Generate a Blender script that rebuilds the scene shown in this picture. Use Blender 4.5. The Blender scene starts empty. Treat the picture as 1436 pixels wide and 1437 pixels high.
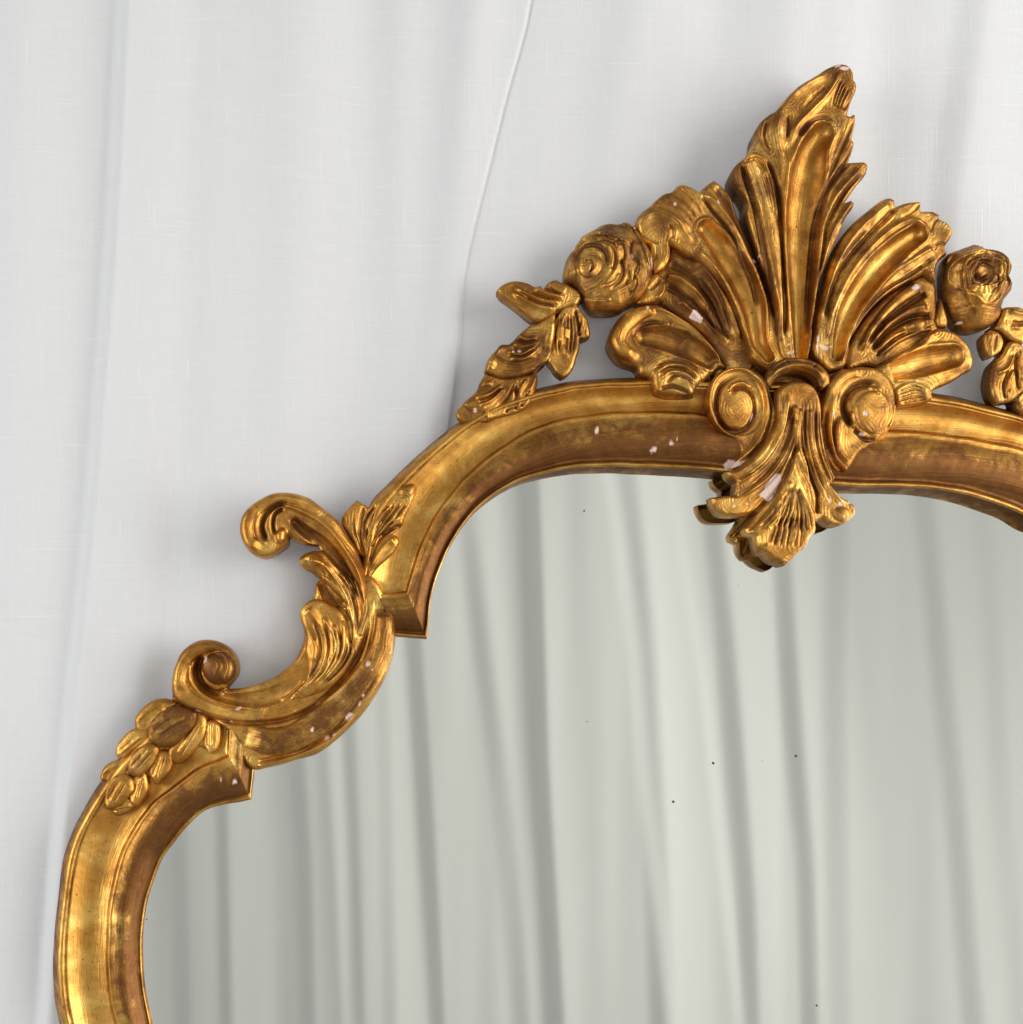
import bpy, math, random
import numpy as np
from mathutils import Vector
from mathutils.geometry import delaunay_2d_cdt
random.seed(7)
rng = np.random.default_rng(7)
C = bpy.context.scene
COL = C.collection

# ---------------------------------------------------------------- scale, camera
S = 0.0006                      # metres per unit of the layout (a 1436 unit wide view is 0.86 m)
FX, FY, D = 560.0, 945.0, 1700.0   # foot of the camera on the mirror plane and its distance
W0, H0 = 1436.0, 1437.0

def world(x, y, z):
    return ((x - FX) * S, -z * S, (FY - y) * S)

cam = bpy.data.cameras.new('camera'); co = bpy.data.objects.new('camera', cam); COL.objects.link(co)
co.location = (0, -D * S, 0); co.rotation_euler = (math.radians(90), 0, 0)
cam.sensor_width = 36; cam.sensor_height = 36
cam.lens = 36 * D / H0
cam.shift_x = (W0 / 2 - FX) / H0
cam.shift_y = (FY - H0 / 2) / H0
cam.clip_start = 0.02; cam.clip_end = 100
cam.dof.use_dof = True; cam.dof.focus_distance = (D - 30) * S; cam.dof.aperture_fstop = 9
C.camera = co

# ---------------------------------------------------------------- light
w = bpy.data.worlds.new('World'); C.world = w; w.use_nodes = True
bg = w.node_tree.nodes['Background']; bg.inputs['Color'].default_value = (0.98, 0.98, 1.0, 1); bg.inputs['Strength'].default_value = 0.38
def area(name, loc, target, size, power, col=(1, 1, 1), sy=None):
    l = bpy.data.lights.new(name, 'AREA'); o = bpy.data.objects.new(name, l); COL.objects.link(o)
    l.shape = 'RECTANGLE'; l.size = size; l.size_y = sy or size; l.energy = power; l.color = col
    o.location = loc
    d = Vector(target) - Vector(loc)
    o.rotation_euler = d.to_track_quat('-Z', 'Y').to_euler()
    return o
area('right_window', (2.1, -1.35, 0.30), (0.2, 0.0, 0.0), 1.5, 56, (1.0, 0.985, 0.955), 1.9)
area('left_window', (-1.8, -0.95, 0.15), (0.0, 0, 0.1), 0.7, 24, (0.97, 0.985, 1.0), 1.4)
area('sheer_fill', (2.9, -0.5, -0.9), (0.2, -2.5, -0.4), 1.6, 50, (1.0, 0.99, 0.97), 2.2)  # added fill that rakes the sheer curtain's folds, not a known lamp
C.view_settings.view_transform = 'Standard'
C.view_settings.look = 'None'
C.view_settings.exposure = -0.05
C.render.engine = 'CYCLES'

# ---------------------------------------------------------------- curve helpers
CR = {1: (1010, 80, 240/1436), 2: (880, 240, 240/1436), 3: (1130, 260, 240/1436), 4: (840, 400, 240/1436),
      5: (1120, 400, 240/1436), 6: (630, 360, 240/1436), 7: (780, 290, 180/1436), 8: (1256, 330, 180/958),
      9: (960, 600, 250/1436), 10: (130, 970, 240/1436), 11: (1196, 540, 240/1436), 12: (330, 680, 240/1436),
      13: (230, 880, 240/1436), 14: (400, 820, 240/1436), 15: (980, 500, 280/1436), 16: (460, 660, 160/920),
      0: (0, 0, 1)}
def c(k, *pts):
    ox, oy, s = CR[k]
    return [(ox + x * s, oy + y * s) for x, y in pts]

def catmull(P, n=8, closed=False, sharp=55):
    P = [np.array(p, float) for p in P]
    N = len(P)
    def turn(i):
        if not closed and i in (0, N - 1): return True
        a = P[i] - P[i - 1]; b = P[(i + 1) % N] - P[i]
        ca = a[:2] @ b[:2] / (np.linalg.norm(a[:2]) * np.linalg.norm(b[:2]) + 1e-9)
        return math.degrees(math.acos(max(-1, min(1, ca)))) > sharp
    sh = [turn(i) for i in range(N)]
    out = []
    for i in range(N if closed else N - 1):
        p1, p2 = P[i], P[(i + 1) % N]
        p0 = 2 * p1 - p2 if sh[i] else P[i - 1]
        p3 = 2 * p2 - p1 if sh[(i + 1) % N] else P[(i + 2) % N]
        L = np.linalg.norm(p2 - p1)
        m1 = (p2 - p0) / (np.linalg.norm(p2 - p1) + np.linalg.norm(p1 - p0) + 1e-9) * L
        m2 = (p3 - p1) / (np.linalg.norm(p3 - p2) + np.linalg.norm(p2 - p1) + 1e-9) * L
        for k in range(n):
            t = k / n; t2 = t * t; t3 = t2 * t
            out.append((2*t3-3*t2+1)*p1 + (t3-2*t2+t)*m1 + (-2*t3+3*t2)*p2 + (t3-t2)*m2)
    if not closed: out.append(P[-1])
    return np.array(out)

def resample(Q, step, closed=False, n=None):
    Q = np.asarray(Q, float)
    if closed: Q = np.vstack([Q, Q[:1]])
    seg = np.linalg.norm(np.diff(Q[:, :2], axis=0), axis=1); s = np.concatenate([[0], np.cumsum(seg)])
    if n is None: n = max(2, int(round(s[-1] / step)) + 1)
    t = np.linspace(0, s[-1], n)
    R = np.stack([np.interp(t, s, Q[:, k]) for k in range(Q.shape[1])], 1)
    return R[:-1] if closed else R

def pdist(P, Q, closed=False):
    """distance, parameter 0..1 and signed side of P to the polyline Q"""
    Q = np.asarray(Q, float)
    A = Q if closed else Q[:-1]
    B = np.roll(Q, -1, 0) if closed else Q[1:]
    L = np.linalg.norm(B - A, axis=1); cum = np.concatenate([[0], np.cumsum(L)])
    best = np.full(len(P), 1e9); u = np.zeros(len(P)); sd = np.zeros(len(P))
    for i in range(len(A)):
        if L[i] < 1e-6: continue
        d = (B[i] - A[i]) / L[i]
        vx = P[:, 0] - A[i, 0]; vy = P[:, 1] - A[i, 1]
        t = np.clip(vx * d[0] + vy * d[1], 0, L[i])
        ex = vx - t * d[0]; ey = vy - t * d[1]
        r = ex * ex + ey * ey
        m = r < best
        best[m] = r[m]; u[m] = (cum[i] + t[m]) / cum[-1]
        sd[m] = (d[0] * vy - d[1] * vx)[m]
    return np.sqrt(best), u, sd

def inside(P, Q):
    x, y = P[:, 0], P[:, 1]; r = np.zeros(len(P), bool); n = len(Q)
    for i in range(n):
        x1, y1 = Q[i]; x2, y2 = Q[(i + 1) % n]
        if y1 == y2: continue
        m = ((y1 > y) != (y2 > y)) & (x < (x2 - x1) * (y - y1) / (y2 - y1) + x1)
        r ^= m
    return r

def sm(t):
    t = np.clip(t, 0, 1); return t * t * (3 - 2 * t)

# hand-carved unevenness: band limited noise from random cosines
_K = [(rng.normal(size=2), rng.uniform(0, 6.28)) for _ in range(28)]
def rough(P, scale, seed=0):
    h = np.zeros(len(P))
    for k in range(10):
        v, ph = _K[(k + seed) % 28]
        h += np.cos((P[:, 0] * v[0] + P[:, 1] * v[1]) * 2.2 / scale + ph + seed)
    return h / 3.2

# ---------------------------------------------------------------- relief features
class F: pass
def near(P, q, r):
    q = np.asarray(q); lo = q.min(0) - r; hi = q.max(0) + r
    return np.nonzero((P[:, 0] > lo[0]) & (P[:, 0] < hi[0]) & (P[:, 1] > lo[1]) & (P[:, 1] < hi[1]))[0]
def wid(wl, u):
    if np.isscalar(wl): return np.full(len(u), float(wl))
    return np.interp(u, np.linspace(0, 1, len(wl)), wl)
def tap(u, t):
    r = np.ones(len(u))
    if t[0]: r *= sm(u / t[0])
    if t[1]: r *= sm((1 - u) / t[1])
    return r
def ridge(pts, w, a, t=(.15, .15), bole=0):
    q = catmull(pts, 6, sharp=80)
    def f(s):
        i = near(s.P, q, 3.2 * np.max(w)); d, u, _ = pdist(s.P[i], q); ww = wid(w, u)
        g = np.exp(-(d / ww) ** 1.55) * tap(u, t)
        s.h[i] += a * g; s.bole[i] += bole * g
    f.q = q
    return f
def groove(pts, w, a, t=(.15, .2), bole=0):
    bole = bole + .15  # grooves and flutes browned: toning plus recess shade put into the colour
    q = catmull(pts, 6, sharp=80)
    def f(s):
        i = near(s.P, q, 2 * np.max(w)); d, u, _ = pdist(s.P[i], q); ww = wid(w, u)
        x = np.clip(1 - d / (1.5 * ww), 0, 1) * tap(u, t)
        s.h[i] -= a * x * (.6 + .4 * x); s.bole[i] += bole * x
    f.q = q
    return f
def tube(pts, w, a, t=(0, 0), bole=0):
    q = catmull(pts, 6, sharp=80)
    def f(s):
        i = near(s.P, q, 1.3 * np.max(w)); d, u, _ = pdist(s.P[i], q); ww = wid(w, u)
        x = np.sqrt(np.clip(1 - (d / ww) ** 2, 0, 1)) * tap(u, t)
        s.h[i] += a * x; s.bole[i] += bole * x
    f.q = q
    return f
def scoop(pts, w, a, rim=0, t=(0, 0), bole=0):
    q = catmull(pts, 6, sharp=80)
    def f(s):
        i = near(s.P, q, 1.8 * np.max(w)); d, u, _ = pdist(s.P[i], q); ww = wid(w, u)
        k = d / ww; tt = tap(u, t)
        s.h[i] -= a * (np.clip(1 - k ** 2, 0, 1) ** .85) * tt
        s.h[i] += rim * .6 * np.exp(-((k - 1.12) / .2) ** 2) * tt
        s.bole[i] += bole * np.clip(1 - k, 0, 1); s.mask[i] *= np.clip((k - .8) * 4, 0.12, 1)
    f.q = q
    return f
def ledge(pts, a, w, side=1, t=(.12, .12), bole=0):
    q = catmull(pts, 6, sharp=80)
    def f(s):
        i = near(s.P, q, 4 * w); d, u, sd = pdist(s.P[i], q)
        on = sd * side > 0
        g = np.where(on, np.exp(-d / w) * np.clip(d / 1.2, 0, 1), -.35 * np.exp(-(d / (.35 * w)) ** 2)) * tap(u, t)
        s.h[i] += a * g; s.bole[i] += bole * np.exp(-d / w)
    f.q = q
    return f
def step(pts, a, r, bole=0, smooth=True):
    q = catmull(pts, 6, closed=True) if smooth else np.array(pts, float)
    def f(s):
        i = near(s.P, q, 1); i = i[inside(s.P[i], q)]
        if len(i) == 0: return
        d, _, _ = pdist(s.P[i], q, True)
        x = np.clip(d / r, 0, 1); s.h[i] += a * np.sqrt(1 - (1 - x) ** 2); s.bole[i] += bole
    return f
def dome(cx, cy, rx, ry, a, rot=0, bole=0, hard=False):
    def f(s):
        cr, sr = math.cos(math.radians(rot)), math.sin(math.radians(rot))
        x = s.P[:, 0] - cx; y = s.P[:, 1] - cy
        k = ((x * cr + y * sr) / rx) ** 2 + ((-x * sr + y * cr) / ry) ** 2
        x = np.clip(1 - k, 0, 1); s.h += a * (np.sqrt(x) if hard else x * x * (3 - 2 * x)); s.bole += bole * (k < 1)
    return f
def flutes(A, B, n, w, a, jit=.3, t=(.15, .2), bole=0):
    qa = resample(catmull(A, 6, sharp=80), 1, n=24); qb = resample(catmull(B, 6, sharp=80), 1, n=24)
    fs = []
    r = np.random.default_rng(int(abs(qa.sum())) % 9999)
    for k in range(n):
        m = (k + r.uniform(-.5, .5) * jit) / max(1, n - 1); m = min(max(m, 0), 1)
        q = qa * (1 - m) + qb * m
        u0, u1 = int(r.uniform(0, 4 * jit)), 24 - int(r.uniform(0, 5 * jit))
        fs.append(groove([tuple(p) for p in q[u0:u1:3]], w * r.uniform(.75, 1.2), a * r.uniform(.6, 1.25), t, bole))
    def f(s):
        for g in fs: g(s)
    f.qs = [g.q for g in fs[::2]]
    return f
def tilt(p, q, a):
    """raises the surface by a while going from p to q"""
    p = np.array(p, float); q = np.array(q, float); v = q - p; L = v @ v
    def f(s): s.h += a * sm(((s.P - p) @ v) / L)
    return f

# gesso showing where the gilding has flaked away: (cx, cy, rx, ry, rotation)
CHIPS = [(838, 604, 3.4, 6, 5), (917, 632, 6, 3.6, -30), (942, 622, 3.8, 3.8, 0), (950, 616, 1.6, 4, 15),
  (946.6, 288, 2, 3, 0), (1059.6, 365, 4, 3.5, 0), (1068, 357, 1.6, 3, 0), (1008, 284.6, 2, 3.2, -20),
  (1149, 476, 2.6, 5, 0), (1148, 490, 1.2, 9, 0), (1157.6, 487.7, 7, 3.2, 20), (1110, 482, 3, 2.5, 20), (1112, 494, 4.5, 3, -10),
  (1212, 582, 3.8, 4.6, -20), (1168.5, 580.5, 3.4, 5, 0), (1208.6, 609.7, 5, 2.2, 30), (1056, 584, 2.2, 7, 15),
  (329.7, 1097, 4, 3.1, -20), (309.6, 1094.5, 1.2, 3.5, 0),
  (440, 1023, 3, 4.5, 10), (460, 1035, 4.4, 2.6, -40), (469.4, 1031, 2.6, 1.8, -40), (490, 1005.5, 8, 4.6, -45),
  (505.6, 987, 2, 4.5, 15), (511, 976, 1.8, 3, 15), (517, 932, 3.2, 4, 30), (523.7, 940, 1.5, 2, 0),
  (1182, 102, 8.5, 3, 3), (1172, 98, 5, 2.2, -20), (291, 927, 2.6, 6, 25), (337, 993.7, 6, 2, -20),
  (728.6, 493.7, 3.6, 2.6, -10), (720, 495, 2, 2, 0), (666.8, 577, 3.8, 3.6, 20), (907.5, 433.5, 2.4, 4, 10),
  (1163.8, 702.6, 3, 3.6, 0), (1178.5, 708, 3.2, 3.6, 0), (1190.7, 705.3, 2.4, 2.8, 0), (1183, 726, 2, 2, 0), (1030, 711, 2, 2, 0), (1048, 708, 1.8, 1.8, 0),
  (1285, 404, 10, 4.6, -25), (805.5, 349, 1.8, 4.2, 25), (913.5, 371, 2, 11, -8), (883, 367, 1.6, 3.5, -25),
  (1362, 403.5, 3, 1.4, 20), (1346, 454, 4, 1.6, 30), (281, 997, 5, 1.2, 20), (326, 1012, 3, 1.3, 20)]
CHIP_POLY = [c(4, (795, 205), (835, 212), (850, 250), (875, 280), (862, 325), (838, 310), (800, 292), (765, 270), (780, 245)),
             c(9, (740, 370), (775, 385), (782, 430), (760, 480), (735, 520), (685, 600), (640, 572), (600, 553), (640, 500), (690, 420)),
             c(15, (175, 778), (225, 745), (275, 762), (335, 752), (295, 792), (200, 815))]
def chips(P):
    m = np.zeros(len(P)); n = rough(P, 3.0, 5) * .16
    for cx, cy, rx, ry, r in CHIPS:
        cr, sr = math.cos(math.radians(r)), math.sin(math.radians(r))
        x = P[:, 0] - cx; y = P[:, 1] - cy
        k = 1.2 * np.sqrt(((x * cr + y * sr) / rx) ** 2 + ((-x * sr + y * cr) / ry) ** 2) + n
        m = np.maximum(m, np.clip((1.12 - k) * 4, 0, 1))
    for q in CHIP_POLY:
        i = near(P, q, 1)
        if len(i): i = i[inside(P[i], q)]; m[i] = 1
    return m

# ---------------------------------------------------------------- materials
def newmat(name):
    m = bpy.data.materials.new(name); m.use_nodes = True
    nt = m.node_tree; b = nt.nodes['Principled BSDF']
    return m, nt, b
def node(nt, t, **k):
    n = nt.nodes.new(t)
    for a, v in k.items():
        if a.startswith('i_'): n.inputs[a[2:]].default_value = v
        else: setattr(n, a, v)
    return n
def ramp(nt, fac, stops):
    r = nt.nodes.new('ShaderNodeValToRGB'); e = r.color_ramp.elements
    while len(e) < len(stops): e.new(.5)
    for i, (p, col) in enumerate(stops): e[i].position = p; e[i].color = col if len(col) == 4 else (*col, 1)
    nt.links.new(fac, r.inputs[0]); return r
def noise(nt, vec, scale, detail=4, rough_=.55, dist=0):
    n = node(nt, 'ShaderNodeTexNoise'); n.inputs['Scale'].default_value = scale; n.inputs['Detail'].default_value = detail
    n.inputs['Roughness'].default_value = rough_; n.inputs['Distortion'].default_value = dist
    nt.links.new(vec, n.inputs['Vector']); return n.outputs['Fac']
def mth(nt, op, a, b=None, c_=None):
    n = node(nt, 'ShaderNodeMath', operation=op)
    for i, v in enumerate((a, b, c_)):
        if v is None: continue
        if isinstance(v, (int, float)): n.inputs[i].default_value = v
        else: nt.links.new(v, n.inputs[i])
    return n.outputs[0]
def mixc(nt, f, a, b):
    n = node(nt, 'ShaderNodeMix', data_type='RGBA')
    for s, v in ((0, f), (6, a), (7, b)):
        if isinstance(v, (int, float)): n.inputs[s].default_value = v
        elif isinstance(v, tuple): n.inputs[s].default_value = v if len(v) == 4 else (*v, 1)
        else: nt.links.new(v, n.inputs[s])
    return n.outputs[2]

def make_gold(bias=0.0, name='aged gilding'):
    m, nt, b = newmat(name); L = nt.links.new
    tc = node(nt, 'ShaderNodeTexCoord').outputs['Object']
    att = node(nt, 'ShaderNodeAttribute', attribute_name='bole').outputs['Fac']
    chp = node(nt, 'ShaderNodeAttribute', attribute_name='chip').outputs['Fac']
    flo = node(nt, 'ShaderNodeAttribute', attribute_name='flow').outputs['Fac']
    def streak(fx, px, det=3):
        sc = node(nt, 'ShaderNodeVectorMath', operation='SCALE'); L(tc, sc.inputs[0]); sc.inputs['Scale'].default_value = px
        cx = node(nt, 'ShaderNodeCombineXYZ'); L(mth(nt, 'MULTIPLY', flo, fx), cx.inputs[0])
        ad = node(nt, 'ShaderNodeVectorMath', operation='ADD'); L(sc.outputs[0], ad.inputs[0]); L(cx.outputs[0], ad.inputs[1])
        return noise(nt, ad.outputs[0], 1.0, det, .6)
    s1 = streak(.42, 34); s2 = streak(1.1, 60, 2)
    n1 = noise(nt, tc, 26, 6, .62, .4); n2 = noise(nt, tc, 210, 5, .65); n3 = noise(nt, tc, 900, 3, .6); n4 = noise(nt, tc, 70, 4, .6, .8)
    n2 = mth(nt, 'ADD', mth(nt, 'MULTIPLY', n2, .45), mth(nt, 'MULTIPLY', s1, .55))
    # warm leaf, from pale yellow gold to orange gold
    g = ramp(nt, n1, [(.32, (.37, .160, .030)), (.5, (.60, .300, .062)), (.72, (.90, .57, .155))])
    # recess shade painted in grooves, also toned / rubbed through to red-brown bole
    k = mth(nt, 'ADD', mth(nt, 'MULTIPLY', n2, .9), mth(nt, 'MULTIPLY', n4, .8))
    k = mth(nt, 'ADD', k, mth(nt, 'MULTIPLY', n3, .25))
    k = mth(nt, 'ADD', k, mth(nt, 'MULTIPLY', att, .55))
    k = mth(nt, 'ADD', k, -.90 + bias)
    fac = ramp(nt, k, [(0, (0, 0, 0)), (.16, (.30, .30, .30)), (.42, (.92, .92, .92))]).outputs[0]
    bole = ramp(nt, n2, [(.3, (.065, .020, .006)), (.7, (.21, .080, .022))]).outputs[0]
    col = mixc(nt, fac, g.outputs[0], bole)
    ges = ramp(nt, n3, [(.3, (.62, .40, .32)), (.7, (.78, .64, .60))]).outputs[0]
    col = mixc(nt, chp, col, ges)
    # fine dark pits
    pit = ramp(nt, noise(nt, tc, 620, 2, .5), [(.30, (1, 1, 1)), (.345, (0, 0, 0))]).outputs[0]
    pm = mth(nt, 'MULTIPLY', pit, mth(nt, 'SUBTRACT', .75, chp))
    col = mixc(nt, pm, col, (.09, .035, .012))
    L(col, b.inputs['Base Color'])
    met = mth(nt, 'MULTIPLY', mth(nt, 'SUBTRACT', 1.0, mth(nt, 'MULTIPLY', fac, .18)), mth(nt, 'SUBTRACT', 1.0, chp))
    L(met, b.inputs['Metallic'])
    rg = mth(nt, 'ADD', .32, mth(nt, 'MULTIPLY', n4, .16)); rg = mth(nt, 'ADD', rg, mth(nt, 'MULTIPLY', fac, .10)); rg = mth(nt, 'ADD', rg, mth(nt, 'MULTIPLY', chp, .35))
    L(rg, b.inputs['Roughness'])
    bp = node(nt, 'ShaderNodeBump'); bp.inputs['Strength'].default_value = .42; bp.inputs['Distance'].default_value = .0007
    hh = mth(nt, 'ADD', mth(nt, 'MULTIPLY', s1, 1.0), mth(nt, 'MULTIPLY', n3, .13)); hh = mth(nt, 'ADD', hh, mth(nt, 'MULTIPLY', n4, .35)); hh = mth(nt, 'ADD', hh, mth(nt, 'MULTIPLY', s2, .7))
    hh = mth(nt, 'SUBTRACT', hh, mth(nt, 'MULTIPLY', pit, .1))
    L(hh, bp.inputs['Height']); L(bp.outputs[0], b.inputs['Normal'])
    return m
GOLD = make_gold()

def mirror_mat():
    m, nt, b = newmat('old mirror glass'); L = nt.links.new
    tc = node(nt, 'ShaderNodeTexCoord').outputs['Object']
    n = noise(nt, tc, 3.0, 2)
    col = ramp(nt, n, [(.3, (.80, .82, .775)), (.7, (.835, .85, .81))]).outputs[0]
    f = None
    for k, (x, y, r) in enumerate([(820, 717, 2.0), (1001, 1071, 2.6), (945, 1125, 2.6), (1117, 1061, 2.6), (1146, 1411, 2.2),
                                   (1070, 1068, .8), (824, 1013, 1.2), (1036, 822, 1.0), (206, 1290, 1.5)]):
        p = Vector(world(x, y, 0))
        d = node(nt, 'ShaderNodeVectorMath', operation='DISTANCE'); L(tc, d.inputs[0]); d.inputs[1].default_value = p - ORG
        dd = mth(nt, 'ADD', d.outputs['Value'], mth(nt, 'MULTIPLY', noise(nt, tc, 1400, 1), .0011))
        s = mth(nt, 'LESS_THAN', dd, r * S * .8 + .00045)
        f = s if f is None else mth(nt, 'MAXIMUM', f, s)
    col = mixc(nt, f, col, (.035, .035, .03))
    L(col, b.inputs['Base Color'])
    L(mth(nt, 'SUBTRACT', 1.0, f), b.inputs['Metallic'])
    L(mth(nt, 'ADD', .035, mth(nt, 'MULTIPLY', f, .4)), b.inputs['Roughness'])
    return m

def linen(name, base, s=1.0, weave=True, trans=.25):
    m, nt, b = newmat(name); L = nt.links.new
    tc = node(nt, 'ShaderNodeTexCoord').outputs['Object']
    def st(sx, sz, sc, det=3):
        mp = node(nt, 'ShaderNodeMapping'); mp.inputs['Scale'].default_value = (sx, 1, sz); L(tc, mp.inputs['Vector'])
        return noise(nt, mp.outputs[0], sc * s, det, .6)
    if weave:
        v = st(60, 1.6, 16); h = st(1.6, 60, 16); v2 = st(26, 1, 22); h2 = st(1, 30, 18)
        th = mth(nt, 'ADD', v, h)
        sl = ramp(nt, mth(nt, 'MAXIMUM', v2, h2), [(.62, (0, 0, 0)), (.74, (1, 1, 1))]).outputs[0]
        fine = noise(nt, tc, 1100, 2)
        k = mth(nt, 'ADD', mth(nt, 'MULTIPLY', th, .5), mth(nt, 'MULTIPLY', fine, .25))
        colr = ramp(nt, k, [(.40, tuple(x * .945 for x in base)), (.85, tuple(min(1, x * 1.04) for x in base))]).outputs[0]
        colr = mixc(nt, mth(nt, 'MULTIPLY', sl, .8), colr, tuple(min(.96, x * 1.12) for x in base))
        L(colr, b.inputs['Base Color'])
        bp = node(nt, 'ShaderNodeBump'); bp.inputs['Strength'].default_value = .35; bp.inputs['Distance'].default_value = .0004
        L(mth(nt, 'ADD', th, mth(nt, 'ADD', fine, sl)), bp.inputs['Height']); L(bp.outputs[0], b.inputs['Normal'])
    else:
        b.inputs['Base Color'].default_value = (*base, 1)
    b.inputs['Roughness'].default_value = .95
    b.inputs['Specular IOR Level'].default_value = .15
    out = nt.nodes['Material Output']
    tr = node(nt, 'ShaderNodeBsdfTranslucent'); tr.inputs['Color'].default_value = (*base, 1)
    mx = node(nt, 'ShaderNodeMixShader'); mx.inputs[0].default_value = trans
    L(b.outputs[0], mx.inputs[1]); L(tr.outputs[0], mx.inputs[2]); L(mx.outputs[0], out.inputs['Surface'])
    return m
def wood_mat():
    m, nt, b = newmat('old back board'); tc = node(nt, 'ShaderNodeTexCoord').outputs['Object']
    n = noise(nt, tc, 30, 4)
    nt.links.new(ramp(nt, n, [(.3, (.12, .07, .035)), (.7, (.2, .12, .06))]).outputs[0], b.inputs['Base Color']); b.inputs['Roughness'].default_value = .8
    return m

# ---------------------------------------------------------------- object helpers
ORG = Vector(world(1010, 2560, -12))        # base of the mirror
mirror = bpy.data.objects.new('gilt_mirror', None); COL.objects.link(mirror); mirror.location = ORG
mirror.empty_display_size = .1
mirror['label'] = 'carved gilt framed mirror with a shell crest in front of a white linen curtain'
mirror['category'] = 'mirror'

AX = (1118.0, 600.0, 0.070)      # the mirror's own axis of symmetry, leaning a little
def mirr(p):
    p = np.array(p, float); a = np.array(AX[:2]); v = np.array([AX[2], -1.0]); v /= np.linalg.norm(v)
    r = p[..., :2] - a; t = r @ v
    return a + 2 * t[..., None] * v - r

def mkmesh(name, V, faces, mat, parent, label=None, attrs=None, smooth=True):
    me = bpy.data.meshes.new(name)
    V = np.asarray(V, float) - np.array(ORG) if parent is not None else np.asarray(V, float)
    me.from_pydata([tuple(v) for v in V], [], faces)
    for k, a in (attrs or {}).items():
        at = me.attributes.new(k, 'FLOAT', 'POINT'); at.data.foreach_set('value', np.asarray(a, np.float32))
    me.materials.append(mat)
    if smooth: me.polygons.foreach_set('use_smooth', np.ones(len(me.polygons), bool))
    me.update()
    o = bpy.data.objects.new(name, me); COL.objects.link(o)
    if parent is not None: o.parent = parent
    if label: o['label'] = label
    return o

def unproj(P, z):
    k = (D - z) / D
    return np.stack([FX + (P[:, 0] - FX) * k, FY + (P[:, 1] - FY) * k], 1)

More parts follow.
